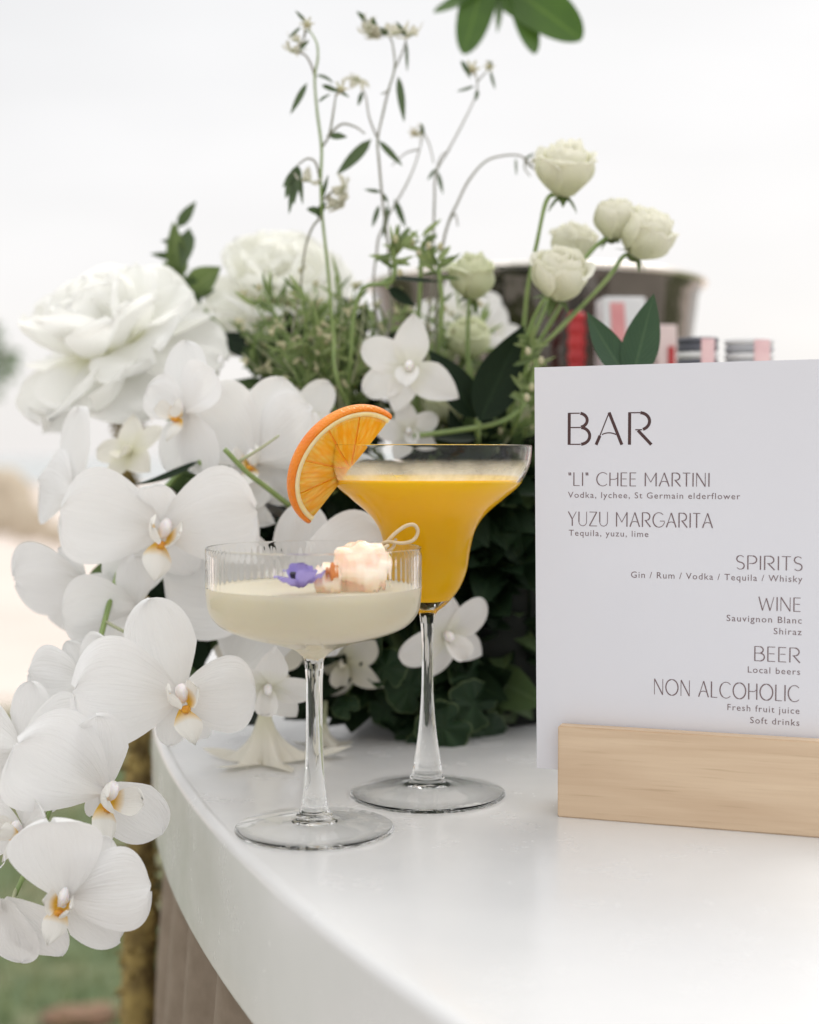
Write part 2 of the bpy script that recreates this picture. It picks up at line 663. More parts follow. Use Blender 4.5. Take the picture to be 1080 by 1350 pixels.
# branch hanging in from above
t = thing('tree_branch', 'leafy green branch hanging into view from above', 'branch', P(668, -40, 1.15))
mb = MB()
tube(mb, [P(900, -700, 1.35), P(790, -380, 1.25), P(705, -160, 1.17), P(672, -40, 1.15), P(662, 8, 1.15)], .006, .0018, 8)
mb.build('twig', M_stem, t)
for (a, b, w, nz, cu) in (((644, -45), (611, 72), .030, (.15, -1, .1), .25), ((664, -22), (766, 52), .042, (-.1, -1, .2), -.2),
                          ((680, -30), (704, 72), .022, (.25, -1, .1), .3), ((645, -26), (573, 18), .016, (0, -.7, .7), .3),
                          ((690, -110), (790, -60), .03, (0, -.8, .4), .2), ((672, -90), (590, -70), .03, (0, -.8, .4), .2),
                          ((660, -10), (655, 44), .012, (.9, -.5, .2), .2), ((700, -150), (640, -190), .03, (0, -.8, .4), .2)):
    mb = MB()
    leaf_at(mb, P(*a, 1.15), P(*b, 1.12), w, Vector(nz), 'strap' if w > .012 else 'leaf', .1, cu, .1, 7, 14)
    mb.build('leaf', M_leaf_tree, t)

# ---------------------------------------------------------------- bar counter
def circ3(a, b, c):
    ax, ay, bx, by, cx, cy = *a, *b, *c
    d = 2 * (ax * (by - cy) + bx * (cy - ay) + cx * (ay - by))
    ux = ((ax * ax + ay * ay) * (by - cy) + (bx * bx + by * by) * (cy - ay) + (cx * cx + cy * cy) * (ay - by)) / d
    uy = ((ax * ax + ay * ay) * (cx - bx) + (bx * bx + by * by) * (ax - cx) + (cx * cx + cy * cy) * (bx - ax)) / d
    return ux, uy, math.hypot(ax - ux, ay - uy)


BX, BY, BR = circ3((-.1780, .985), (-.1105, .7516), (-.0260, .55))
m, nt, out = new_mat('white_counter')
b = N(nt, 'ShaderNodeBsdfPrincipled', i_Roughness=.2)
b.inputs['Specular IOR Level'].default_value = .34
c = mixc(nt, noise_fac(nt, 7, 6, .4, .75), (.645, .645, .643), (.60, .60, .60))
nt.links.new(c, b.inputs['Base Color'])
nt.links.new(rng(nt, noise_fac(nt, 30, 5, .3, .7), 0, 1, .17, .30), b.inputs['Roughness'])
nt.links.new(bump(nt, noise_fac(nt, 9, 3, 0, 1), .05, .002), b.inputs['Normal'])
nt.links.new(b.outputs[0], out.inputs[0])
M_counter = m
A0 = math.atan2(.55 - BY, -.026 - BX)
A0 = A0 % (2 * PI)
bar = thing('bar_counter', 'curved white topped bar counter with a taupe skirt', 'bar counter', (BX, BY, 0))
mb = MB()
prof = [(-.62, -.08), (-.62, -.003), (-.617, 0)] + [(-.617 + .6 * k / 6, 0) for k in range(1, 7)]
prof += [(-.006 + .006 * math.sin(a), -.006 + .006 * math.cos(a)) for a in [PI / 2 * k / 6 for k in range(7)]]
prof += [(0, -.03), (0, -.055)] + [(-.006 + .006 * math.cos(a), -.074 - .006 * math.sin(a)) for a in [PI / 2 * k / 4 for k in range(5)]]
prof += [(-.3, -.08), (-.62, -.08)]
rows = []
NA = 160
span0, span1 = A0 - R(62), A0 + R(48)
for i in range(NA + 1):
    a = span0 + (span1 - span0) * i / NA
    rows.append([(BX + (BR + r) * math.cos(a), BY + (BR + r) * math.sin(a), TZ + z) for r, z in prof])
mb.grid(rows)
mb.f.append(tuple(range(len(prof) - 1)))
mb.f.append(tuple(len(mb.v) - len(prof) + k for k in range(len(prof) - 1)))
top = mb.build('countertop', M_counter, bar)
md = top.modifiers.new('es', 'EDGE_SPLIT')
md.split_angle = R(50)
M_skirt = simple('taupe_fabric', (.22, .175, .13), (.18, .14, .10), 60, .85, bmp=.15, bscale=400)
mb = MB()
rows = []
for zi, z in enumerate((TZ - .081, .85, .6, .3, .0)):
    row = []
    for i in range(901):
        a = span0 + (span1 - span0) * i / 900
        s = a * BR
        w = .012 * math.sin(s * 2 * PI / .11 + .9 * math.sin(s * 9)) + .006 * noise.noise(Vector((s * 30, z * 1.2, 0)))
        r = BR - .020 + .030 * (zi / 4) + w * (.75 + .6 * zi / 4)
        row.append((BX + r * math.cos(a), BY + r * math.sin(a), z))
    rows.append(row)
mb.grid(rows)
mb.build('skirt', M_skirt, bar)
mb = MB()
rows = []
for z in (0, TZ - .081):
    rows.append([(BX + (BR - .6) * math.cos(span0 + (span1 - span0) * i / 80), BY + (BR - .6) * math.sin(span0 + (span1 - span0) * i / 80), z) for i in range(81)])
mb.grid(rows)
mb.build('inner_panel', M_skirt, bar)

# mossy slender trunk behind the counter's rounded side
M_moss = simple('moss_bark', (.36, .27, .09), (.13, .09, .03), 60, .95, bmp=.8, bdist=.006, bscale=90)
random.seed(5)
pD = 1.22
tp = P(182, 1350, pD)
t = thing('mossy_trunk', 'slender mossy brown trunk standing just left of the bar counter', 'tree trunk', (tp.x, tp.y, 0))
mb = MB()
pts = [Vector((tp.x, tp.y, -.02)), Vector((tp.x + .002, tp.y, .4)), P(184, 1300, pD), P(187, 1120, pD), P(183, 950, pD), P(176, 780, pD), P(168, 640, pD), P(165, 560, pD), P(163, 515, pD)]
tube(mb, pts[:6], .0175, .011, 12, 12, wob=.5)
tube(mb, pts[5:], .0085, .0030, 10, 12, wob=.6)
mb.build('trunk', M_moss, t)
mb = MB()
path = catmull(pts, 30)
for i in range(1500):
    q = random.choice(path)
    if q.z < .5: continue
    a = random.uniform(0, 2 * PI)
    d = Vector((math.cos(a), math.sin(a), random.gauss(-.2, .7))).normalized()
    rr = .015 if q.z < 1.2 else .008
    leaf_at(mb, q + d * rr * .7, q + d * (rr + random.uniform(.003, .009)), random.uniform(.003, .008), Vector((random.gauss(0, 1), random.gauss(0, 1), .3)), n=3, m=3)
mb.build('moss', M_moss, t)
mb = MB()
for k in range(7):
    a = P(164, 590 - k * 14, pD)
    s = random.uniform(12, 28)
    tube(mb, [a, P(164 + s * .5, 585 - k * 14 - 10, pD), P(164 + s, 580 - k * 14 + random.uniform(-12, 8), pD - .02)], .0022, .001, 5)
    for _ in range(14):
        q = P(164 + random.uniform(4, s), 585 - k * 14 + random.uniform(-14, 8), pD - .015)
        d = Vector((random.gauss(0, 1), random.gauss(0, 1), random.gauss(0, 1))).normalized()
        leaf_at(mb, q, q + d * .008, .005, Vector((0, -1, .3)), n=3, m=3)
mb.build('twig', M_moss, t)

# ---------------------------------------------------------------- glasses
def glass(name, label, cx, px, sc, outer, inner, stem, foot, zt, ribs=None, nseg=96):
    """profiles in photograph pixels (radius, y) scaled by sc metres per pixel around the glass axis; zt(y) -> height"""
    cp = Vector((cx[0], cx[1], TZ))
    g = thing(name, label, 'cocktail glass', cp)
    o = [(r * sc, zt(y)) for r, y in outer]
    i_ = [(r * sc, zt(y)) for r, y in inner]
    oc = [tuple(v) for v in catmull([Vector((a, b, 0)) for a, b in o], 5)]
    ic = [tuple(v) for v in catmull([Vector((a, b, 0)) for a, b in i_], 5)]
    ro, ri = oc[-1][0], ic[-1][0]
    zr = oc[-1][1]
    hw = (ro - ri) / 2
    rim = [(ri + hw + hw * math.cos(a), zr + hw * .9 * math.sin(a)) for a in [PI * k / 8 for k in range(1, 8)]]
    prof = [(max(a, 0.00001), b) for a, b, _ in oc] + rim + [(max(a, 0.00001), b) for a, b, _ in reversed(ic)]
    mb = MB()
    no = len(oc)
    def rib(r, z, a, i):
        if ribs is None or i >= no: return r
        y0, y1, cnt, amp = ribs
        z0, z1 = zt(y1), zt(y0)
        f = max(0, min(1, (z - z0) / .004)) * max(0, min(1, (z1 - z) / .0015))
        return r * (1 - amp * f * (.5 + .5 * math.cos(a * cnt)) ** .7)
    lathe(mb, prof, nseg, (cp.x, cp.y), rib)
    mb.build('bowl', M_glass_bowl, g)
    sc_ = [tuple(v) for v in catmull([Vector((r * sc, zt(y), 0)) for r, y in stem], 5)]
    mb = MB()
    lathe(mb, [(a, b) for a, b, _ in reversed(sc_)], nseg, (cp.x, cp.y))
    mb.build('stem', M_glass, g)
    mb = MB()
    lathe(mb, list(reversed(foot(sc_[-1]))), nseg, (cp.x, cp.y))
    mb.build('foot', M_glass_thin, g)
    return g, ic


def make_liquid(name, label, cat, c, ic, z_top, grow, mat, menis=.0008):
    prof = [(.00001, ic[0][1] - grow)]
    for a, b, _ in ic:
        if b < z_top:
            prof.append((a + grow, b - grow * .3))
    # radius at the surface
    for k in range(len(ic) - 1):
        if ic[k][1] <= z_top <= ic[k + 1][1]:
            tt = (z_top - ic[k][1]) / (ic[k + 1][1] - ic[k][1])
            rt = ic[k][0] + (ic[k + 1][0] - ic[k][0]) * tt
    prof += [(rt + grow, z_top + menis), (rt - .0012, z_top), (rt * .6, z_top), (.00001, z_top)]
    mb = MB()
    lathe(mb, prof, 96, (c.x, c.y))
    o = mb.build(name, mat)
    md = o.modifiers.new('es', 'EDGE_SPLIT')
    md.split_angle = R(55)
    return tag(o, label, cat)


# coupe
CD = .7147
csc = CD / F * 1.003
cc_ = PZ(415, 1094, TZ)
def zt_c(y): return CAM.z - (y - 600) * CD / F
out_c = [(12, 884), (14, 869), (30, 856), (62, 846), (95, 837), (122, 825), (137, 808), (141.5, 786), (142, 760), (142, 735), (142, 722)]
in_c = [(0.01, 869), (7, 866.5), (14, 861), (30, 852.5), (62, 843.5), (94.5, 834.3), (120.5, 822.6), (135, 806.5), (139, 785), (139.3, 760), (139.5, 735), (139.7, 722)]
stem_c = [(12, 884), (11.2, 900), (11, 940), (11.6, 985), (13.5, 1030), (17, 1062), (20, 1072), (22.5, 1075)]
def foot_c(j):
    z0 = j[1]
    r0 = j[0]
    Rf = 106 * csc
    return [(r0, z0), (r0 + .0008, z0 - .0012), (r0 - .0002, z0 - .0026), (r0 + .0035, z0 - .0045), (.018, TZ + .0034), (.028, TZ + .0026), (Rf - .001, TZ + .0022),
            (Rf - .0002, TZ + .0017), (Rf, TZ + .0011), (Rf - .0008, TZ + .0004), (Rf - .003, TZ + .0005), (.028, TZ + .0010), (.018, TZ + .0018), (.012, TZ + .0028), (.006, TZ + .0042), (.00001, TZ + .0046)]
coupe, ic_c = glass('coupe_glass', 'wide ribbed coupe glass on a tall stem, nearest the camera', cc_, 415, csc, out_c, in_c, stem_c, foot_c, zt_c, (727, 780, 84, .0065), 504)
m, nt, out = new_mat('cloudy_lychee')
b = N(nt, 'ShaderNodeBsdfPrincipled', i_Roughness=.15)
t_ = N(nt, 'ShaderNodeTexCoord')
b.inputs['Specular IOR Level'].default_value = 0
b.inputs['Base Color'].default_value = (.975, .90, .75, 1)
b.inputs['Subsurface Weight'].default_value = .6
b.inputs['Subsurface Radius'].default_value = (1, .85, .6)
b.inputs['Subsurface Scale'].default_value = .012
tl = N(nt, 'ShaderNodeBsdfTranslucent')
tl.inputs[0].default_value = (.98, .93, .79, 1)
ms = N(nt, 'ShaderNodeMixShader')
ms.inputs[0].default_value = .6
nt.links.new(b.outputs[0], ms.inputs[1])
nt.links.new(tl.outputs[0], ms.inputs[2])
nt.links.new(ms.outputs[0], out.inputs[0])
make_liquid('lychee_cocktail', 'cloudy pale cream cocktail filling the ribbed coupe', 'drink', cc_, ic_c, zt_c(775), .0006, m)

# margarita glass
MD = .789
msc = MD / F
mc_ = PZ(563.5, 1048.5, TZ)
def zt_m(y): return CAM.z - (y - 600) * MD / F
out_m = [(9, 822), (12, 808), (26, 796), (42, 776), (52, 752), (56.5, 724), (64, 697), (78, 677), (99, 659), (121, 639.5), (133, 618), (136.5, 600), (137, 588)]
in_m = [(0.01, 789), (14, 788), (30, 782), (41, 766), (48.5, 748), (53, 722), (60.5, 694), (75, 673), (96.5, 655), (118, 636), (130, 616), (133.6, 600), (134.2, 588)]
stem_m = [(9, 822), (7.6, 845), (7.4, 885), (8.6, 925), (12, 965), (17, 1000), (20, 1018), (21.5, 1024)]
def foot_m(j):
    z0 = j[1]
    r0 = j[0]
    Rf = 103.5 * msc
    return [(r0, z0), (r0 + .0009, z0 - .0012), (r0 - .0003, z0 - .0028), (r0 + .004, z0 - .0052), (.02, TZ + .0052), (.030, TZ + .0038), (Rf - .001, TZ + .0028),
            (Rf - .0002, TZ + .0021), (Rf, TZ + .0013), (Rf - .0009, TZ + .0004), (Rf - .003, TZ + .0008), (.030, TZ + .0020), (.02, TZ + .0033), (.013, TZ + .0046), (.006, TZ + .0060), (.00001, TZ + .0064)]
marg, ic_m = glass('margarita_glass', 'tall stepped margarita glass behind the coupe', mc_, 563.5, msc, out_m, in_m, stem_m, foot_m, zt_m, None, 128)
m, nt, out = new_mat('orange_drink')
b = N(nt, 'ShaderNodeBsdfPrincipled', i_Roughness=.15)
b.inputs['Specular IOR Level'].default_value = 0
tz_ = N(nt, 'ShaderNodeTexCoord')
sz_ = N(nt, 'ShaderNodeSeparateXYZ')
nt.links.new(tz_.outputs['Object'], sz_.inputs[0])
pulp_light = mixc(nt, rng(nt, sz_.outputs[2], zt_m(715), zt_m(638)), (1.0, .61, .008), (1.0, .72, .06))   # paler top: cloudy pulp, plus light passing through painted into the colour
nt.links.new(mixc(nt, noise_fac(nt, 60, 4, .4, .8), pulp_light, (1.0, .68, .05)), b.inputs['Base Color'])
b.inputs['Subsurface Weight'].default_value = .3
b.inputs['Subsurface Radius'].default_value = (1, .7, .1)
b.inputs['Subsurface Scale'].default_value = .02
tl = N(nt, 'ShaderNodeBsdfTranslucent')
tl.inputs[0].default_value = (1.0, .68, .02, 1)
ms = N(nt, 'ShaderNodeMixShader')
ms.inputs[0].default_value = .6
nt.links.new(b.outputs[0], ms.inputs[1])
nt.links.new(tl.outputs[0], ms.inputs[2])
nt.links.new(ms.outputs[0], out.inputs[0])
make_liquid('yuzu_cocktail', 'bright orange yellow cocktail filling the margarita glass', 'drink', mc_, ic_m, zt_m(633), .0003, m)

m, nt, out = new_mat('drink_film')
tr = N(nt, 'ShaderNodeBsdfTransparent')
df = N(nt, 'ShaderNodeBsdfTranslucent')
df.inputs[0].default_value = (.92, .84, .66, 1)
d2 = N(nt, 'ShaderNodeBsdfDiffuse')
d2.inputs[0].default_value = (.92, .85, .70, 1)
a1 = N(nt, 'ShaderNodeMixShader')
a1.inputs[0].default_value = .5
nt.links.new(df.outputs[0], a1.inputs[1])
nt.links.new(d2.outputs[0], a1.inputs[2])
a2 = N(nt, 'ShaderNodeMixShader')
uv, u_, v_ = uvxy(nt)
pw = N(nt, 'ShaderNodeMath', operation='MULTIPLY')
nt.links.new(rng(nt, v_, 0, 1, .85, 0), pw.inputs[0])
nt.links.new(noise_fac(nt, 40, 4, .25, .6), pw.inputs[1])
nt.links.new(pw.outputs[0], a2.inputs[0])
nt.links.new(tr.outputs[0], a2.inputs[1])
nt.links.new(a1.outputs[0], a2.inputs[2])
nt.links.new(a2.outputs[0], out.inputs[0])
mb = MB()
zz = zt_m(633)
lathe(mb, [(a - .0003, b_) for a, b_, _ in ic_m if zz + .0003 < b_ < zt_m(603)], 96, (mc_.x, mc_.y))
yz = bpy.data.objects['yuzu_cocktail']
flm = mb.build('froth_film', m)
flm.parent = yz

# ---------------------------------------------------------------- orange slice on the rim
def orange_slice():
    mid = P(459, 617, .775)
    M = frame(mid, 0, 0, 52) @ RX(45)
    Rr = .0372
    th = .0030
    t = thing('orange_slice', 'half moon orange slice wedged on the margarita rim', 'fruit slice', mid)
    def arc(r, n=40, a0=0, a1=PI): return [(r * math.cos(a0 + (a1 - a0) * k / n), r * math.sin(a0 + (a1 - a0) * k / n)) for k in range(n + 1)]
    def ring(mb, r0, r1, h, n=48):
        a, b_ = arc(r0, n), arc(r1, n)
        vs, fs = [], []
        for k in range(n + 1):
            for (x, y), z in ((a[k], h), (b_[k], h), (b_[k], -h), (a[k], -h)):
                vs.append((x, y, z))
        for k in range(n):
            for e in range(4):
                f = (e + 1) % 4
                fs.append((4 * k + e, 4 * k + f, 4 * k + 4 + f, 4 * k + 4 + e))
        fs.append((0, 1, 2, 3))
        fs.append((4 * n + 3, 4 * n + 2, 4 * n + 1, 4 * n))
        mb.add(vs, fs, None, M)
    # rind: rounded outside
    mb = MB()
    rows = []
    n = 64
    for k in range(n + 1):
        a = PI * k / n
        row = []
        for q in range(9):
            b_ = -PI / 2 + PI * q / 8
            rr = Rr - .0012 + .0016 * math.cos(b_)
            row.append((rr * math.cos(a), rr * math.sin(a), th * math.sin(b_)))
        for z in (th, -th):
            row.append(((Rr - .0022) * math.cos(a), (Rr - .0022) * math.sin(a), z))
        rows.append(row)
    mb.grid(rows, None, M, close=True)
    mb.f.append(tuple(len(mb.v) - 11 + i for i in range(11)))
    mb.f.append(tuple(reversed(range(11))))
    m, nt, out = new_mat('orange_rind')
    b = N(nt, 'ShaderNodeBsdfPrincipled', i_Roughness=.38)
    nt.links.new(mixc(nt, noise_fac(nt, 40), (.86, .27, .015), (.80, .20, .01)), b.inputs['Base Color'])
    b.inputs['Subsurface Weight'].default_value = .15
    b.inputs['Subsurface Radius'].default_value = (.004, .0015, .0004)
    b.inputs['Subsurface Scale'].default_value = 1
    vo = N(nt, 'ShaderNodeTexVoronoi')
    vo.inputs['Scale'].default_value = 700
    tcx = N(nt, 'ShaderNodeTexCoord')
    nt.links.new(tcx.outputs['Object'], vo.inputs['Vector'])
    nt.links.new(bump(nt, vo.outputs['Distance'], .65, .0008), b.inputs['Normal'])
    nt.links.new(b.outputs[0], out.inputs[0])
    mb.build('rind', m, t)
    mb = MB()
    ring(mb, Rr - .0050, Rr - .0022, th - .0001)
    mb.build('pith', simple('orange_pith', (.90, .72, .36), (.90, .80, .52), 200, .6, bmp=.2, sss=.3, sssr=(.004, .003, .001)), t)
    # pulp segments
    mp_, nt, out = new_mat('orange_pulp')
    b = N(nt, 'ShaderNodeBsdfPrincipled', i_Roughness=.14)
    uv, u_, v_ = uvxy(nt)
    mpp = N(nt, 'ShaderNodeMapping')
    mpp.inputs['Scale'].default_value = (46, 5, 1)
    nt.links.new(uv, mpp.inputs[0])
    vz = N(nt, 'ShaderNodeTexVoronoi')
    vz.inputs['Scale'].default_value = 1.0
    nt.links.new(mpp.outputs[0], vz.inputs['Vector'])
    nt.links.new(mixc(nt, rng(nt, vz.outputs['Distance'], .1, .75), (.98, .72, .15), (.95, .50, .03)), b.inputs['Base Color'])
    b.inputs['Subsurface Weight'].default_value = .6
    b.inputs['Subsurface Radius'].default_value = (.010, .005, .0008)
    b.inputs['Subsurface Scale'].default_value = 1
    nt.links.new(bump(nt, vz.outputs['Distance'], .7, .0008), b.inputs['Normal'])
    b.inputs['Coat Weight'].default_value = .5
    tl = N(nt, 'ShaderNodeBsdfTranslucent')
    tl.inputs[0].default_value = (.98, .60, .06, 1)
    ms = N(nt, 'ShaderNodeMixShader')
    ms.inputs[0].default_value = .3
    nt.links.new(b.outputs[0], ms.inputs[1])
    nt.links.new(tl.outputs[0], ms.inputs[2])
    nt.links.new(ms.outputs[0], out.inputs[0])
    mb = MB()
    ns = 5
    rin = Rr - .0051
    for sgm in range(ns):
        a0 = PI * sgm / ns + .013
        a1 = PI * (sgm + 1) / ns - .013
        cx0, cy0 = .0015 * math.cos((a0 + a1) / 2), .0015 * math.sin((a0 + a1) / 2)
        n = 14
        def ringpts(f, z): return [(cx0 + f * (x - cx0), cy0 + f * (y - cy0), z) for x, y in [(cx0, cy0)] + arc(rin, n, a0, a1)]
        vs = ringpts(1, -th + .0004) + ringpts(1, th - .0006) + ringpts(.93, th - .0001) + ringpts(.93, -th)
        vs = [(x + (cx0 * 0.5), y + cy0 * .5, z) for x, y, z in vs]
        q = n + 2
        fs = []
        for lv in range(2):
            for e in range(q):
                f = (e + 1) % q
                fs.append((lv * q + e, lv * q + f, (lv + 1) * q + f, (lv + 1) * q + e))
        for e in range(q):
            f = (e + 1) % q
            fs.append((e, 3 * q + e, 3 * q + f, f))
        for e in range(1, q - 1):
            fs.append((2 * q, 2 * q + e, 2 * q + e + 1))
            fs.append((3 * q, 3 * q + e + 1, 3 * q + e))
        mb.add(vs, fs, [(math.atan2(y, x) / PI, math.hypot(x, y) / Rr) for x, y, _ in vs], M)
    mb.build('pulp', mp_, t, smooth=False)
    # thin membrane between the segments
    mb = MB()
    vs = [(0, 0, th - .0012)] + [(x, y, th - .0012) for x, y in arc(Rr - .0046, 40)] + [(0, 0, -th + .0012)] + [(x, y, -th + .0012) for x, y in arc(Rr - .0046, 40)]
    fs = []
    for k in range(1, 41):
        fs.append((0, k, k + 1))
        fs.append((42, 42 + k + 1, 42 + k))
    fs += [(0, 41, 83, 42), (0, 42, 43, 1)]
    mb.add(vs, fs, None, M)
    mb.build('membrane', simple('orange_membrane', (.92, .52, .06), None, rough=.4, sss=.5, sssr=(.006, .004, .001)), t, smooth=False)
orange_slice()

# ---------------------------------------------------------------- garnishes of the coupe
zs = zt_c(775)
pc = P(470, 745, .70)
mb = MB()
blob(mb, (pc.x + .002, pc.y, zs + .0108), .0155, .014, .0132, .34, 2.1, 3, 36, 20)
t = thing('lychee', 'peeled pinkish lychee floating in the coupe on a pick', 'lychee', (pc.x, pc.y, zs))
M_fl = simple('lychee_flesh', (.90, .68, .52), (.92, .78, .66), 60, .15, sss=.8, sssr=(.012, .006, .004), bmp=.5, bdist=.0015, bscale=110)
mb.build('flesh', M_fl, t)
mb = MB()
q_ = P(433, 756, .690)
blob(mb, (q_.x, q_.y, zs + .0062), .0075, .008, .0078, .34, 2.2, 9, 24, 14)
mb.build('flesh_flap', M_fl, t)
mb = MB()
pk0 = P(437, 752, .684)
blob(mb, (pk0.x + .0005, pk0.y - .0015, pk0.z - .0005), .0024, .002, .0042, .45, 2, 6, 14, 10)
mb.build('stone_hole', simple('lychee_core', (.72, .24, .05), (.60, .18, .04), 200, .5), t)
mb = MB()
M_bamboo = simple('bamboo', (.62, .50, .33), (.52, .40, .24), 200, .55, stretch=(1, 1, .2))
t = thing('cocktail_pick', 'pale bamboo knot pick stuck through the lychee', 'cocktail pick', P(520, 712, .72))
tube(mb, [P(452, 752, .700), P(490, 732, .705), P(512, 719, .712)], .0009, .0009, 8)
mb.build('stick', M_bamboo, t)
mb = MB()
tube(mb, [P(505, 722, .7225), P(518, 706, .722), P(534, 694, .723), P(546, 692, .724), P(551, 701, .725), P(545, 712, .724), P(530, 716, .722), P(512, 714, .721), P(503, 718, .7215), P(507, 727, .7225), P(518, 722, .724), P(522, 710, .7245)], .00105, .0008, 8, 8)
mb.build('knot', M_bamboo, t)

t = thing('edible_flower', 'small violet edible flower floating in the coupe', 'flower', (P(396, 770, .705).x, P(396, 770, .705).y, zs))
M_viol = petal_mat('violet_petal', (.40, .34, .72), (.22, .12, .48), .35, .3)
fc = P(396, 768, .682)
fc.z = zs + .003
for k, (az, el, L) in enumerate(((10, 20, .0135), (75, 60, .011), (160, 35, .010), (215, 12, .012), (300, 25, .013))):
    mb = MB()
    petal(mb, Matrix.Translation(fc) @ RZ(az - 90) @ RX(el), L * 1.15, .014, 'broad', .5, .4, .08, seed=k, n=7, m=8)
    mb.build('petal', M_viol, t)
mb = MB()
blob(mb, (P(383, 744, .682).x + .0012, fc.y, zs + .0095), .0011, .0011, .0014, .2, 2, 2, 8, 6)
tube(mb, [fc, (P(384, 744, .682).x, fc.y, zs + .0095)], .0005, .0005, 6)
mb.build('stigma', simple('dark_stigma', (.02, .015, .03), None, rough=.5), t)

# ---------------------------------------------------------------- menu card in its wooden stand
SA = Vector((.07774, .74045, TZ))
SU = Vector((.94956, -.31358, 0))
SN = Vector((-.31358, -.94956, 0))          # towards the viewer
SM = Matrix.Translation(SA) @ Matrix((SU, Vector((0, 0, 1)), SN)).transposed().to_4x4()   # x along, y up, z to viewer
m, nt, out = new_mat('pale_wood')
b = N(nt, 'ShaderNodeBsdfPrincipled', i_Roughness=.55)
tcx = N(nt, 'ShaderNodeTexCoord')
rot = N(nt, 'ShaderNodeMapping')
rot.inputs['Rotation'].default_value = (0, 0, R(18.27))
nt.links.new(tcx.outputs['Object'], rot.inputs[0])
mpn = N(nt, 'ShaderNodeMapping')
mpn.inputs['Scale'].default_value = (7, 90, 190)
nt.links.new(rot.outputs[0], mpn.inputs[0])
n1 = N(nt, 'ShaderNodeTexNoise', i_Scale=1.0, i_Detail=6.0, i_Roughness=.6)
nt.links.new(mpn.outputs[0], n1.inputs['Vector'])
mp2 = N(nt, 'ShaderNodeMapping')
mp2.inputs['Scale'].default_value = (3.5, 20, 34)
nt.links.new(rot.outputs[0], mp2.inputs[0])
wv = N(nt, 'ShaderNodeTexNoise', i_Scale=1.0, i_Detail=3.0, i_Distortion=1.2)
nt.links.new(mp2.outputs[0], wv.inputs['Vector'])
mp3 = N(nt, 'ShaderNodeMapping')
mp3.inputs['Scale'].default_value = (28, 300, 700)
nt.links.new(rot.outputs[0], mp3.inputs[0])
n3 = N(nt, 'ShaderNodeTexNoise', i_Scale=1.0, i_Detail=2.0)
nt.links.new(mp3.outputs[0], n3.inputs['Vector'])
c = mixc(nt, rng(nt, n1.outputs['Fac'], .3, .7), (.66, .51, .355), (.56, .41, .275))
c = mixc(nt, rng(nt, wv.outputs['Fac'], .45, .75, 0, .7), c, (.47, .32, .20))
c = mixc(nt, rng(nt, n3.outputs['Fac'], .60, .78, 0, .40), c, (.36, .24, .14))
nt.links.new(c, b.inputs['Base Color'])
nt.links.new(bump(nt, n1.outputs['Fac'], .25, .0006), b.inputs['Normal'])
nt.links.new(b.outputs[0], out.inputs[0])
stand = thing('menu_stand', 'long pale wooden block holding the menu card', 'menu stand', SA)
# block with a slot: front bar, back bar, floor of the slot
mb = MB()
sx0, sx1, sh = 0.0, .170, .0482
fb, sl, dep, zf = .0088, .0024, .038, .0215
import bmesh
prof2 = [(0, 0), (0, sh), (-fb, sh), (-fb, zf), (-fb - sl, zf), (-fb - sl, sh), (-dep, sh), (-dep, 0)]   # (z, y)
bm = bmesh.new()
va = [bm.verts.new((sx0, y, z)) for z, y in prof2]
f_ = bm.faces.new(va)
ex = bmesh.ops.extrude_face_region(bm, geom=[f_])
for v in [g for g in ex['geom'] if isinstance(g, bmesh.types.BMVert)]:
    v.co.x = sx1
bmesh.ops.recalc_face_normals(bm, faces=bm.faces[:])
bmesh.ops.bevel(bm, geom=[e for e in bm.edges if abs(e.calc_face_angle(0)) > .5], offset=.0007, segments=2, affect='EDGES')
bm.verts.index_update()
mb.add([v.co.copy() for v in bm.verts], [tuple(v.index for v in f.verts) for f in bm.faces], None, SM)
bm.free()
mb.build('block', m, stand, smooth=False)

card = thing('menu_card', 'white bar menu card printed with dark lettering, upright in a wooden stand', 'menu card', SA + SU * .06 - SN * .01 + Vector((0, 0, .024)))
TILT = R(.55)
CM = SM @ TR(.0585, .0235, -.0099) @ Matrix.Rotation(TILT, 4, 'Z')
CMt = SM @ TR(.0585, .0235, -.0099) @ Matrix.Rotation(TILT * .15, 4, 'Z')
mb = MB()
box_mb(mb, CM, -.0720, .0755, 0, .2135, -.00045, 0, .00008)
M_paper = simple('white_card', (.665, .665, .705), (.65, .65, .69), 12, .7, spec=.25, bmp=.05, bscale=900, bdist=.0003)
sheet = mb.build('sheet', M_paper, card, smooth=False)
M_ink = simple('maroon_ink', (.055, .022, .022), None, rough=.6)
M_ink_s = simple('faded_ink', (.15, .10, .105), None, rough=.6)

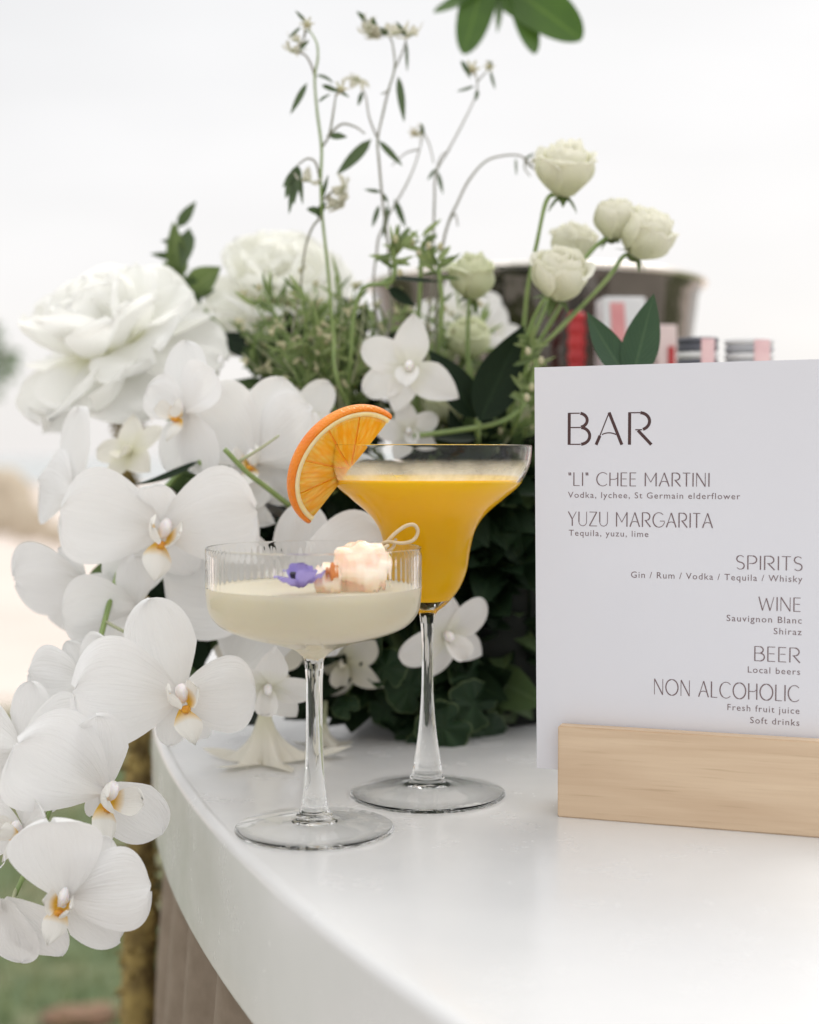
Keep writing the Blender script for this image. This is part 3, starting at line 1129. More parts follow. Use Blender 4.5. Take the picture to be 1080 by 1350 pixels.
TH, TN = .10, .035      # heavy and thin strokes
def arcp(cx, cy, rx, ry, a0, a1, n=12):
    return [(cx + rx * math.cos(R(a0 + (a1 - a0) * k / n)), cy + ry * math.sin(R(a0 + (a1 - a0) * k / n))) for k in range(n + 1)]
H_, T_ = 'h', 't'
def glyphs():
    G = {}
    G['B'] = (.62, [(H_, [(.05, 0), (.05, 1)]), (T_, [(.05, .985), (.33, .985)]), (T_, [(.05, .54), (.36, .54)]), (T_, [(.05, .015), (.36, .015)]),
                    (H_, arcp(.31, .765, .22, .22, 80, -75)), (H_, arcp(.35, .278, .25, .262, 85, -85))])
    G['A'] = (.74, [(H_, [(.03, 0), (.13, .28)]), (T_, [(.13, .28), (.37, 1)]), (H_, [(.37, 1), (.71, 0)]), (T_, arcp(.37, .1, .30, .27, 128, 52, 8))])
    G['R'] = (.64, [(H_, [(.05, 0), (.05, 1)]), (T_, [(.05, .985), (.33, .985)]), (H_, arcp(.31, .72, .26, .265, 85, -70)), (T_, [(.05, .985), (.33, .985)]),
                    (T_, [(.20, .46), (.38, .46)]), (H_, [(.27, .44), (.62, 0)])])
    G['L'] = (.48, [(H_, [(.05, 0), (.05, 1)]), (T_, [(.05, .015), (.46, .015)])])
    G['I'] = (.12, [(H_, [(.06, 0), (.06, 1)])])
    G['C'] = (.78, [(T_, arcp(.45, .5, .42, .5, 45, 130)), (H_, arcp(.45, .5, .42, .5, 130, 240)), (T_, arcp(.45, .5, .42, .5, 240, 315))])
    G['H'] = (.66, [(H_, [(.05, 0), (.05, 1)]), (H_, [(.60, 0), (.60, 1)]), (T_, [(.05, .50), (.42, .50)]), (T_, [(.42, .50), (.60, .62)])])
    G['E'] = (.50, [(H_, [(.05, 0), (.05, 1)]), (T_, [(.05, .985), (.47, .985)]), (T_, [(.12, .53), (.43, .53)]), (T_, [(.05, .015), (.47, .015)])])
    G['M'] = (.86, [(H_, [(.05, 0), (.05, 1)]), (T_, [(.05, 1), (.43, .30)]), (T_, [(.43, .30), (.80, 1)]), (H_, [(.80, 0), (.80, 1)])])
    G['N'] = (.70, [(T_, [(.05, 0), (.05, 1)]), (H_, [(.05, 1), (.64, 0)]), (T_, [(.64, 0), (.64, 1)])])
    G['T'] = (.52, [(T_, [(.0, .985), (.52, .985)]), (H_, [(.26, 0), (.26, .95)])])
    G['Y'] = (.62, [(H_, [(.02, 1), (.31, .48)]), (T_, [(.60, 1), (.31, .48)]), (H_, [(.31, 0), (.31, .46)])])
    G['U'] = (.66, [(H_, [(.05, 1), (.05, .3)]), (T_, arcp(.33, .3, .28, .29, 180, 360)), (T_, [(.61, .3), (.61, 1)])])
    G['Z'] = (.60, [(T_, [(.03, .985), (.57, .985)]), (H_, [(.55, .97), (.04, .03)]), (T_, [(.03, .015), (.58, .015)])])
    G['G'] = (.82, [(T_, arcp(.45, .5, .42, .5, 45, 130)), (H_, arcp(.45, .5, .42, .5, 130, 250)), (T_, arcp(.45, .5, .42, .5, 250, 345)), (T_, [(.52, .42), (.86, .42)])])
    G['S'] = (.52, [(T_, arcp(.27, .755, .21, .235, 30, 120)), (H_, arcp(.27, .755, .21, .235, 120, 255, 10) + arcp(.27, .255, .22, .245, 80, -60, 10)), (T_, arcp(.27, .255, .22, .245, -60, -150))])
    G['P'] = (.58, [(H_, [(.05, 0), (.05, 1)]), (T_, [(.05, .985), (.31, .985)]), (H_, arcp(.30, .71, .25, .275, 85, -85)), (T_, [(.14, .435), (.32, .435)])])
    G['W'] = (1.0, [(H_, [(.02, 1), (.26, 0)]), (T_, [(.26, 0), (.50, .9)]), (H_, [(.50, .9), (.74, 0)]), (T_, [(.74, 0), (.98, 1)])])
    G['O'] = (.92, [(H_, arcp(.46, .5, .43, .5, 100, 260)), (T_, arcp(.46, .5, .43, .5, 260, 280)), (H_, arcp(.46, .5, .43, .5, 280, 440)), (T_, arcp(.46, .5, .43, .5, 80, 100))])
    G['"'] = (.24, [(H_, [(.06, 1), (.08, .78)]), (H_, [(.17, 1), (.19, .78)])])
    G[' '] = (.30, [])
    return G
GL = glyphs()


def stroke(mb, pts, w, M):
    n = len(pts)
    vs, fs = [], []
    for i in range(n):
        a = Vector(pts[max(i - 1, 0)])
        c_ = Vector(pts[min(i + 1, n - 1)])
        d = (c_ - a).normalized()
        nx, ny = -d.y, d.x
        for s in (-1, 1):
            vs.append((pts[i][0] + nx * w / 2 * s, pts[i][1] + ny * w / 2 * s, 0))
    for i in range(n - 1):
        fs.append((2 * i, 2 * i + 2, 2 * i + 3, 2 * i + 1))
    mb.add(vs, fs, None, M)


def heading(txt, x0, x1, base, cap, heavy, thin, mat, sp=.13):
    mb = MB()
    tot = sum(GL[ch][0] + sp for ch in txt) - sp
    sx = (x1 - x0) / tot
    x = 0
    mult = 0
    for ch in txt:
        w, st = GL[ch]
        for kind, pts in st:
            q = [(x0 + (x + a) * sx, base + b_ * cap) for a, b_ in pts]
            # each stroke a hair above the last, so crossings never lie in one plane
            mult += 1
            stroke(mb, [(a * .001, b_ * .001) for a, b_ in q], (heavy if kind == 'h' else thin) * .001, HM @ TR(0, 0, .00006 + .0000015 * mult))
        x += w + sp
    mb.build('heading', mat, card, smooth=False)


def smalltext(txt, x0, x1, base, cap, mat):
    cu = bpy.data.curves.new('txt', 'FONT')
    cu.body = txt
    cu.size = 1
    cu.space_character = 1.16
    cu.resolution_u = 3
    ob = bpy.data.objects.new('txt', cu)
    COL.objects.link(ob)
    dg = bpy.context.evaluated_depsgraph_get()
    me = bpy.data.meshes.new_from_object(ob.evaluated_get(dg))
    vs = [v.co.copy() for v in me.vertices]
    fs = [tuple(p.vertices) for p in me.polygons]
    bpy.data.objects.remove(ob)
    bpy.data.curves.remove(cu)
    bpy.data.meshes.remove(me)
    lo, hi = min(v.x for v in vs), max(v.x for v in vs)
    sx = (x1 - x0) / (hi - lo)
    sy = cap / .73
    mb = MB()
    mb.add([((x0 + (v.x - lo) * sx) * .001, (base + v.y * sy) * .001, .00006) for v in vs], fs, None, HM)
    mb.build('lettering', mat, card, smooth=False)


HM = SM @ TR(0, 0, -.0099)
heading('BAR', 2.3, 46.8, 195.4, 16.8, 1.6, .6, M_ink, .12)
heading('"LI" CHEE MARTINI', 2.8, 76.3, 173.9, 7.0, .62, .36, M_ink_s)
heading('YUZU MARGARITA', 2.9, 78.0, 152.8, 7.5, .62, .36, M_ink_s)
heading('SPIRITS', 89.6, 122.4, 132.0, 7.1, .62, .36, M_ink_s)
heading('WINE', 101.1, 121.9, 111.4, 7.0, .62, .36, M_ink_s)
heading('BEER', 99.1, 121.8, 85.6, 7.5, .62, .36, M_ink_s)
heading('NON ALCOHOLIC', 48.5, 121.6, 65.8, 8.2, .62, .36, M_ink_s)
for a_ in (('Vodka, lychee, St Germain elderflower', 2.8, 91.5, 167.6, 3.3), ('Tequila, yuzu, lime', 3.3, 45.2, 147.6, 3.3),
           ('Gin / Rum / Vodka / Tequila / Whisky', 36.3, 122.4, 126.3, 3.4), ('Sauvignon Blanc', 85.3, 122.3, 105.4, 3.4), ('Shiraz', 108.7, 122.3, 99.6, 3.4),
           ('Local beers', 96.1, 121.8, 79.5, 3.4), ('Fresh fruit juice', 86.1, 121.7, 59.7, 3.4), ('Soft drinks', 97.5, 121.7, 53.7, 3.4)):
    smalltext(*a_, M_ink_s)

# ---------------------------------------------------------------- ice bucket and the cartons in front of it
m, nt, out = new_mat('reflection_steel')
b = N(nt, 'ShaderNodeBsdfPrincipled', i_Roughness=.13, i_Metallic=1.0)
c = mixc(nt, noise_fac(nt, 7, 3, .35, .65, stretch=(1, 1, .5)), (.22, .20, .18), (.11, .10, .09))  # dark mottled base colour stands in for reflections of dark surroundings
nt.links.new(c, b.inputs['Base Color'])
nt.links.new(bump(nt, noise_fac(nt, 30, 3, 0, 1, stretch=(1, 1, .6)), .28, .01), b.inputs['Normal'])
nt.links.new(b.outputs[0], out.inputs[0])
M_steel = m
BD = 1.40
bc = P(706, 378, BD)
bucket = thing('ice_bucket', 'large flared steel ice bucket behind the menu card', 'ice bucket', (bc.x, bc.y, TZ))
hz = bc.z - TZ
Rt = 219 / F * BD
mb = MB()
prof = [(.00001, .004), (Rt * .60, .004), (Rt * .64, .001), (Rt * .66, .006), (Rt * .70, .03), (Rt * .84, hz * .5), (Rt * .965, hz - .012), (Rt * .985, hz - .004), (Rt, hz), (Rt * .99, hz + .003), (Rt * .975, hz + .001),
        (Rt * .955, hz - .008), (Rt * .82, hz * .5), (Rt * .67, .03), (.00001, .02)]
lathe(mb, [(r, TZ + z) for r, z in prof], 96, (bc.x, bc.y))
mb.build('body', M_steel, bucket)
mb = MB()
rim = [(Rt * 1.0 + .0035 * math.cos(a), TZ + hz + .0035 * math.sin(a)) for a in [2 * PI * k / 10 for k in range(11)]]
lathe(mb, rim, 96, (bc.x, bc.y))
mb.build('rim', simple('polished_rim', (.75, .70, .64), None, rough=.12, metal=1), bucket)
for s in (-1, 1):
    mb = MB()
    x = bc.x
    y = bc.y + s * Rt * .93
    tube(mb, [(x - .04, y - s * .004, TZ + hz * .78), (x - .04, y + s * .02, TZ + hz * .82), (x, y + s * .03, TZ + hz * .84), (x + .04, y + s * .02, TZ + hz * .82), (x + .04, y - s * .004, TZ + hz * .78)], .004, .004, 8)
    mb.build('handle', M_steel, bucket) if s > 0 else None

M_white = simple('white_board', (.74, .74, .75), (.70, .70, .71), 40, .6)
M_pink = simple('pink_print', (.72, .33, .33), (.66, .27, .28), 60, .6)
M_red = simple('red_plastic', (.52, .03, .03), (.40, .02, .025), 60, .4)
M_navy = simple('dark_print', (.10, .105, .13), None, rough=.5)


def carton(name, label, cat, px0, px1, ytop, D, deep, base_mat, yaw=0):
    a, b_ = P(px0, ytop, D), P(px1, ytop, D)
    w = b_.x - a.x
    h = a.z - TZ
    M = TR((a.x + b_.x) / 2, a.y, TZ) @ RZ(yaw)
    t = thing(name, label, cat, ((a.x + b_.x) / 2, a.y, TZ))
    mb = MB()
    box_mb(mb, M, -w / 2, w / 2, 0, deep, 0.0005, h, .002)
    mb.build('body', base_mat, t, smooth=False)
    return t, M, w, h


CDp = 1.16
t, M, w, h = carton('carton', 'white carton with a slanting pink band, in front of the ice bucket', 'carton', 796, 852, 391, CDp, .035, M_white, 4)
mb = MB()
mb.add([(-w * .36, -.0008, h * .985), (-w * .02, -.0008, h * .985), (w * .34, -.0008, h * .40), (-w * .02, -.0008, h * .40)], [(0, 3, 2, 1)], None, M)
mb.build('band', M_pink, t, smooth=False)
t, M, w, h = carton('carton', 'small pale pink carton with a red bar, right of the white one', 'carton', 868, 893, 428, CDp, .03, simple('pale_pink', (.76, .62, .60), (.70, .55, .54), 60, .6), 0)
mb = MB()
box_mb(mb, M, w * .02, w * .36, -.0018, -.0003, h * .2, h * .94)
mb.build('band', M_red, t, smooth=False)
a = P(763, 410, 1.17)
t = thing('bottle', 'red ribbed bottle top left of the white carton', 'bottle', (a.x, a.y + .012, TZ))
mb = MB()
hh = a.z - TZ
pr = [(.00001, .0005), (.020, .0005), (.022, .004), (.022, hh * .40), (.014, hh * .55), (.0072, hh * .66)]
nr = 9
for k in range(nr * 4 + 1):
    z = hh * .66 + (hh * .33) * k / (nr * 4)
    pr.append((.0072 + .0008 * math.cos(k / 4 * 2 * PI), z))
pr += [(.0066, hh * .995), (.0058, hh), (.00001, hh)]
lathe(mb, [(r, TZ + z) for r, z in pr], 40, (a.x, a.y + .012))
mb.build('body', M_red, t)
# stacks of banded paper cups
def cup_stack(px, ytop, wpx, D, label, dark, seed):
    a = P(px, ytop, D)
    r = wpx / 2 / F * D
    t = thing('cup_stack', label, 'paper cups', (a.x, a.y, TZ), 'stacks of paper cups behind the menu')
    top = a.z - TZ
    k = 0
    z = top
    mw, mbn = MB(), MB()
    lw = .0052
    while z > .07 and k < 9:
        rr = r * (1 - .012 * (k % 2)) 
        pr = [(rr * .84, z - lw), (rr * .9, z - lw * .98), (rr * .95, z - lw * .7), (rr, z - lw * .55), (rr * 1.005, z - lw * .35), (rr * .99, z - .0003), (rr * .96, z), (rr * .9, z - .0006)]
        if k == 0: pr += [(rr * .86, z - .004), (.00001, z - .004)]
        lathe(mbn if (k % 2 == 1 or (dark and k == 0)) else mw, [(q, TZ + e) for q, e in pr], 48, (a.x, a.y))
        z -= lw
        k += 1
    pr = [(r * .62, .0005), (r * .84, z), (r * .86, z + lw)]
    lathe(mw, [(q, TZ + e) for q, e in pr], 48, (a.x, a.y))
    mw.build('cup_body', M_white, t)
    mbn.build('band', M_navy if dark else simple('grey_print', (.42, .43, .46), None, rough=.5), t)
    mb = MB()
    rows = []
    for zz in (top - .001, top - .045):
        rows.append([(a.x + r * 1.012 * math.cos(an), a.y + r * 1.012 * math.sin(an), TZ + zz) for an in [R(-92 + 44 * q / 12) for q in range(13)]])
    mb.grid(rows)
    mb.build('label', simple('pink_label', (.80, .56, .56), (.72, .46, .48), 90, .6), t)
cup_stack(920, 446, 54, 1.02, 'banded paper cup stack with a dark top band, nearest the ice bucket', True, 1)
cup_stack(988, 448, 64, 1.02, 'banded paper cup stack with pale grey bands, farther right of the bucket', False, 2)

# ---------------------------------------------------------------- flower vase and foliage
VC = Vector((.045, 1.06, TZ))
t = thing('flower_vase', 'low dark bowl vase hidden inside the flower arrangement', 'vase', VC)
mb = MB()
pr = [(.00001, .0005), (.075, .0005), (.082, .004), (.105, .06), (.112, .10), (.108, .135), (.104, .138), (.100, .132), (.10, .1), (.00001, .1)]
lathe(mb, [(r, TZ + z) for r, z in pr], 64, (VC.x, VC.y))
mb.build('bowl', simple('dark_ceramic', (.012, .014, .012), (.02, .022, .02), 30, .9, spec=.1), t)
mb = MB()
blob(mb, (VC.x, VC.y, TZ + .13), .1, .1, .05, .15, 3, 1, 24, 12)
mb.build('floral_foam', simple('green_foam', (.02, .04, .018), None, rough=.95), t)


def in_poly(x, y, poly):
    c_ = False
    j = len(poly) - 1
    for i in range(len(poly)):
        xi, yi = poly[i]
        xj, yj = poly[j]
        if (yi > y) != (yj > y) and x < (xj - xi) * (y - yi) / (yj - yi) + xi:
            c_ = not c_
        j = i
    return c_


def fill_sprigs(poly, D0, D1, count, root, mat, label, group, L=(.03, .05), wr=.42, leaves=14, seed=0, spread=.05, droop=0.0):
    random.seed(seed)
    xs = [p[0] for p in poly]
    ys = [p[1] for p in poly]
    k = 0
    while k < count:
        x, y = random.uniform(min(xs), max(xs)), random.uniform(min(ys), max(ys))
        if not in_poly(x, y, poly): continue
        k += 1
        tip = P(x, y, random.uniform(D0, D1))
        if tip.z < TZ + .02: tip.z = TZ + .02
        rt = root + Vector((random.gauss(0, .02), random.gauss(0, .015), random.gauss(0, .01)))
        midp = rt.lerp(tip, .55) + Vector((0, -.01, .02))
        t = thing('foliage_sprig', label, 'foliage', rt, group)
        mb = MB()
        pts = tube(mb, [rt, midp, tip], .0012, .0007, 5, 8)
        mb.build('stem', M_stem, t)
        mb = MB()
        for q in range(leaves):
            base = pts[int(len(pts) * (.45 + .55 * q / leaves))] if q < leaves - 1 else pts[-1]
            d = (tip - rt).normalized() * .6 + Vector((random.gauss(0, .8), random.gauss(-.25, .55), random.gauss(0, .8) - droop))
            d.normalize()
            l_ = random.uniform(*L)
            e = base + d * l_
            if e.z < TZ + .003:
                e.z = TZ + .003 + random.uniform(0, .01)
            leaf_at(mb, base, e, l_ * wr * random.uniform(.8, 1.2), Vector((random.gauss(0, .5), -1, random.gauss(.5, .5))), 'leaf', .1, random.uniform(-.5, .5), .2, 5, 7)
        mb.build('foliage', M_leaf_m if (k % 5 == 0 and mat is M_leaf_d) else mat, t)


dark_lab = 'dark leafy sprig packed low in the arrangement behind the glasses'
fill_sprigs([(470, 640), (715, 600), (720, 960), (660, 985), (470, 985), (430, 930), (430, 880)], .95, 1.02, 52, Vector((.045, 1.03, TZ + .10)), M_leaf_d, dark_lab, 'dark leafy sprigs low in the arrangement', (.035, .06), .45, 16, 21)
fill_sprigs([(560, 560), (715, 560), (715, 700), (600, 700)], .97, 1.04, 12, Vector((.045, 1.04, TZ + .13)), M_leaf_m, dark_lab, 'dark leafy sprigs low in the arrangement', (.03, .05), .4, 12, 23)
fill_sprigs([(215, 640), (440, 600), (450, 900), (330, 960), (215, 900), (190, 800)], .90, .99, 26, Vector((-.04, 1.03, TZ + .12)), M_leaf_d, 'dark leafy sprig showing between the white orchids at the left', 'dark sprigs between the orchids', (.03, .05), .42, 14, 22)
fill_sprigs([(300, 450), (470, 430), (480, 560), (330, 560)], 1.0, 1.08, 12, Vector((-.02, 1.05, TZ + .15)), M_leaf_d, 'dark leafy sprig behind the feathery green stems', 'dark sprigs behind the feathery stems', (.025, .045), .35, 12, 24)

# scalloped leaves
random.seed(8)
def scallop(px, py, D, rp, yaw, pitch, roll, lobes, label=None):
    pos = P(px, py, D)
    M = frame(pos, yaw, pitch, roll)
    r = rp / F * D
    mb = MB()
    rows, uvs = [], []
    nn = 60
    ph = random.uniform(0, 6)
    for i in range(7):
        v = i / 6
        row, uu = [], []
        for k in range(nn):
            a = 2 * PI * k / nn
            e = 1 + .075 * abs(math.sin(a * lobes / 2 + ph)) + .1 * noise.noise(Vector((math.cos(a), math.sin(a), ph)))
            notch = 1 - .55 * math.exp(-((a - 1.5 * PI) / .22) ** 2)
            rr = r * v * (e * notch if v > .3 else 1)
            row.append((rr * math.cos(a), rr * math.sin(a), -.18 * r * v * v + .10 * r * v * math.sin(a * lobes / 2 + ph)))
            uu.append((a / (2 * PI) * 1.0, v))
        rows.append(row)
        uvs.append(uu)
    mb.grid(rows, uvs, M, close=True)
    return mb, M, pos


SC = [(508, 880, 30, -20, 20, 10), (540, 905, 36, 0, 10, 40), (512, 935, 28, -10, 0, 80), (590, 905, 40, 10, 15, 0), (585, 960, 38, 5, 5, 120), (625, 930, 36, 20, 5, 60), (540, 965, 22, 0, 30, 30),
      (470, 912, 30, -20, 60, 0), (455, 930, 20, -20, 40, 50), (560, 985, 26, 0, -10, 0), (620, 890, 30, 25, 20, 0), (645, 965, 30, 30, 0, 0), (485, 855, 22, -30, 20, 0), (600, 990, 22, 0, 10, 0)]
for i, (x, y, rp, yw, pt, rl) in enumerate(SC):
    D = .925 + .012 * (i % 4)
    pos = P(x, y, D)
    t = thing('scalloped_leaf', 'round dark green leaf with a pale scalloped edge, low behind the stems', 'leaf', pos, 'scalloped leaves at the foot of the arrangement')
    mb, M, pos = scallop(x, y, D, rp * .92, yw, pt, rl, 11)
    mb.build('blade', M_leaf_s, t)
    mb = MB()
    tube(mb, [pos + Vector((0, .001, 0)), pos + Vector((.005, .03, .01)), Vector((VC.x + random.uniform(-.06, .06), VC.y - .08, max(pos.z, TZ + .09)))], .0007, .0009, 5)
    mb.build('stalk', M_stem, t)

# ---------------------------------------------------------------- orchids
def moth_orchid(px, py, D, span, yaw=0, pitch=0, roll=0, label='', group='white moth orchids spilling over the bar edge', seed=0, dors=(90, 1.0, -.15), pet=((8, 1, .15), (172, 1, .15)), seps=((-52, 1), (-128, 1)), lip=True, tendril=None):
    """px,py: centre of the lip; span: wing span in photograph pixels"""
    rnd = random.Random(seed)
    pos = P(px, py, D)
    M = frame(pos, yaw, pitch, roll)
    L = span / F * D * .5
    t = thing('moth_orchid', label, 'orchid bloom', pos, group)
    # sepals behind, petals before them
    for k, (ang, s_, cu) in enumerate([dors] + [(a, s_, -.25) for a, s_ in seps]):
        if s_ <= 0: continue
        mb = MB()
        petal(mb, M @ TR(0, 0, -.003) @ RZ(ang - 90) @ RX(-4 if k else 2), L * .95 * s_, L * .66 * s_, 'sepal', rnd.uniform(-.2, .1), cu, .035, 1.5, 11, 15, seed + k, lump=.06)
        mb.build('sepal', M_orchid, t)
    for k, (ang, s_, cu) in enumerate(pet):
        if s_ <= 0: continue
        mb = MB()
        petal(mb, M @ TR(0, 0, .0008 * k) @ RZ(ang - 90) @ RX(5), L * s_, L * 1.24 * s_, 'phal', rnd.uniform(-.16, .10), cu, .055, rnd.uniform(1.2, 2.0), 17, 19, seed + k + 7, lump=.07)
        mb.build('petal', M_orchid, t)
    if lip:
        s = L / .05 * rnd.uniform(1.1, 1.35)
        M = M @ RZ(rnd.uniform(-20, 20)) @ RX(rnd.uniform(-16, 12)) @ RY(rnd.uniform(-22, 22))
        mb = MB()
        # mid lobe
        petal(mb, M @ TR(0, -.004 * s, .003 * s) @ RZ(180) @ RX(55), .018 * s, .012 * s, 'point', rnd.uniform(-.7, -.2), rnd.uniform(-1.3, -.6), .06, 2, 9, 10, seed)
        # side lobes standing up on both sides
        for sg in (-1, 1):
            petal(mb, M @ TR(.002 * sg * s, -.003 * s, .003 * s) @ RZ((-70 + rnd.uniform(-14, 14)) * sg) @ RX(45 + rnd.uniform(-14, 14)) @ RY(-35 * sg), .0150 * s, .0135 * s, 'broad', .5, rnd.uniform(.5, 1.1), .06, 2, 9, 10, seed + 3 + sg)
        lp = mb.build('lip', M_lip, t)
        mb = MB()
        blob(mb, (0, 0, 0), .0026 * s * rnd.uniform(.6, 1.2), .0016 * s, .0020 * s * rnd.uniform(.7, 1.2), .5, 2.5, seed, 14, 9, M @ TR(0, -.0052 * s, .0062 * s))
        mb.build('callus', M_callus, lp)
        mb = MB()
        blob(mb, (0, 0, 0), .0024 * s, .0040 * s, .0036 * s, .2, 1.5, seed, 16, 10, M @ TR(0, .0015 * s, .0045 * s) @ RX(-25))
        mb.build('column', M_column, t)
        if tendril or (tendril is None and seed == 7):
            mb = MB()
            for sg in (-1, 1):
                tube(mb, [M @ Vector((0, -.017 * s, .016 * s)), M @ Vector((.004 * s * sg, -.021 * s, .016 * s)), M @ Vector((.006 * s * sg, -.017 * s, .013 * s)), M @ Vector((.003 * s * sg, -.014 * s, .012 * s))], .0005 * s, .0003 * s, 5)
            mb.build('tendril', M_column, lp)
    return t, M, L


OR = []
OR.append(moth_orchid(213, 700, .84, 264, 3, -12, 0, 'large open white orchid facing the viewer, left of the ribbed coupe', seed=1, dors=(96, .62, .9), pet=((14, 1.0, .12), (165, 1.0, .2)), seps=((-60, .62), (-128, .95))))
OR.append(moth_orchid(95, 650, .875, 215, -50, 12, 12, 'white orchid turned away left, its narrow petal pointing up', seed=2, dors=(98, 1.25, -.1), pet=((0, .0, .1), (160, 1.0, -.2)), seps=((-60, 0), (-120, .8)), lip=False))
OR.append(moth_orchid(108, 765, .86, 225, -38, -22, 25, 'white orchid drooping to the lower left over the pale sand', seed=3, dors=(95, .5, .2), pet=((150, .95, .5), (185, 1.1, -.3)), seps=((-50, .5), (-85, .6)), lip=False))
OR.append(moth_orchid(236, 920, .775, 255, 26, 4, -4, 'white orchid with a raised round petal, just above the counter edge', seed=4, dors=(110, 1.15, .15), pet=((4, .80, .3), (176, 1.15, .12)), seps=((-48, .62), (-95, .55))))
OR.append(moth_orchid(137, 1042, .745, 256, 24, -6, 0, 'white orchid hanging beside the counter edge with a speckled throat', seed=5, dors=(98, .95, .5), pet=((55, .0, .25), (146, 1.12, .1)), seps=((-42, .98), (-110, .35))))
OR.append(moth_orchid(86, 1182, .70, 226, 10, 0, -10, 'lowest white orchid showing its lip and curled tendrils', seed=6, dors=(62, .9, .1), pet=((16, 1.0, .12), (108, 1.06, .45)), seps=((-36, .95), (-118, .3))))
OR.append(moth_orchid(30, 1092, .735, 180, -30, -5, 10, 'white orchid at the left edge with its lip in profile', seed=7, dors=(80, .95, .2), pet=((14, .7, .3), (170, 1.05, .2)), seps=((-52, .8), (-125, .6))))
OR.append(moth_orchid(2, 1190, .70, 250, -8, -14, 0, 'white orchid at the lower left corner, its long petals pointing down', seed=8, dors=(60, 0, .1), pet=((-20, 0, -.3), (170, .8, .2)), seps=((-57, .98), (-88, .95)), lip=False))
OR.append(moth_orchid(243, 543, .885, 200, -24, 8, 0, 'white orchid with an orange throat directly below the big ruffled flower', seed=9, dors=(98, 1.05, -.15), pet=((50, .72, .1), (150, .62, .2)), seps=((-70, .95), (-115, .9))))
OR.append(moth_orchid(336, 608, .895, 215, -6, 6, 0, 'white orchid behind the cut green stem, its throat deep orange', seed=10, dors=(72, 1.15, .2), pet=((38, 1.0, .4), (134, 1.08, .15)), seps=((-50, .7), (-130, .7))))
OR.append(moth_orchid(385, 768, .86, 320, -6, 0, 0, 'broad white orchid hidden behind the ribbed coupe', seed=11, dors=(78, .72, .1), pet=((15, .9, .1), (176, 1.05, .1)), seps=((-62, .75), (-128, 1.0))))
OR.append(moth_orchid(415, 655, .93, 200, 10, 0, 0, 'white orchid between the orange slice and the coupe', seed=12, dors=(95, .9, .1), pet=((10, .9, .1), (170, 1.0, .1)), seps=((-62, .75), (-128, .8)), lip=False))
OR.append(moth_orchid(25, 985, .78, 250, -15, 10, 0, 'white orchid at the left edge partly behind the speckled one', seed=13, dors=(80, .75, .2), pet=((12, .95, .15), (170, 1.0, .1)), seps=((-60, .8), (-128, .8)), lip=False))
OR.append(moth_orchid(178, 800, .845, 190, 12, -10, 30, 'white orchid half hidden between the large open one and the raised round petal', seed=14, dors=(60, .8, .2), pet=((150, 1.0, .2), (200, 1.0, .2)), seps=((-60, .8), (-110, .9)), lip=False))

OR.append(moth_orchid(110, 895, .80, 170, -20, 5, 10, 'white orchid behind the raised round petal, over the pale sand', seed=16, dors=(110, .7, .2), pet=((40, .8, .15), (165, .9, .2)), seps=((-60, .8), (-120, .9)), lip=False))
# the spray that carries them
t = thing('orchid_stem', 'arching green orchid stem hidden under the white blooms', 'flower stem', P(240, 560, .95))
mb = MB()
tube(mb, [Vector((-.02, 1.03, TZ + .13)), P(330, 560, .95), P(240, 620, .91), P(170, 720, .87), P(130, 850, .82), P(95, 980, .78), P(50, 1110, .745), P(20, 1180, .73)], .0022, .0013, 7, 8)
mb.build('stem', M_stem, t)
for (px, py, D), o in zip([(213, 700, .845), (95, 655, .88), (105, 765, .865), (236, 918, .785), (137, 1040, .752), (92, 1185, .706), (38, 1090, .74), (8, 1215, .71)],
                          [(200, 660, .90), (170, 720, .87), (150, 780, .85), (140, 820, .83), (95, 980, .78), (50, 1110, .748), (60, 1080, .75), (22, 1178, .731)]):
    mb = MB()
    a, b_ = P(px, py, D + .004), P(*o)
    tube(mb, [a, a.lerp(b_, .5) + Vector((0, .008, .006)), b_], .0009, .0011, 6)
    mb.build('pedicel', M_stem_pale, t)


def star_orchid(px, py, D, span, yaw, pitch, roll, label, seed, mat=None, name='dendrobium', group='small white pointed orchids in the arrangement', close=0.0, angs=(90, 18, 162, -50, -130), scl=(1, .95, .95, .95, .95), cat='orchid bloom'):
    rnd = random.Random(seed)
    mat = mat or M_dendro
    pos = P(px, py, D)
    M = frame(pos, yaw, pitch, roll)
    L = span / F * D * .5
    t = thing(name, label, cat, pos, group)
    for k, (a, s_) in enumerate(zip(angs, scl)):
        mb = MB()
        petal(mb, M @ RZ(a - 90 + rnd.uniform(-6, 6)) @ RX(12 + close * 60), L * s_, L * .66 * s_, 'point' if k not in (1, 2) else 'sepal', .10, -.35 - close * .5, .025, 1.5, 9, 13, seed + k, lump=.04)
        mb.build('petal' if k in (1, 2) else 'sepal', mat, t)
    mb = MB()
    petal(mb, M @ TR(0, -.01 * L, 0) @ RZ(180) @ RX(60), L * .55, L * .5, 'broad', .9, -.5, .05, 2, 11, 10, seed)
    mb.build('lip', mat, t)
    mb = MB()
    blob(mb, (0, 0, 0), L * .08, L * .1, L * .13, .1, 2, seed, 12, 8, M @ TR(0, L * .03, L * .12))
    mb.build('column', M_ivory if mat is M_ivory else M_column, t)
    return t, M, L


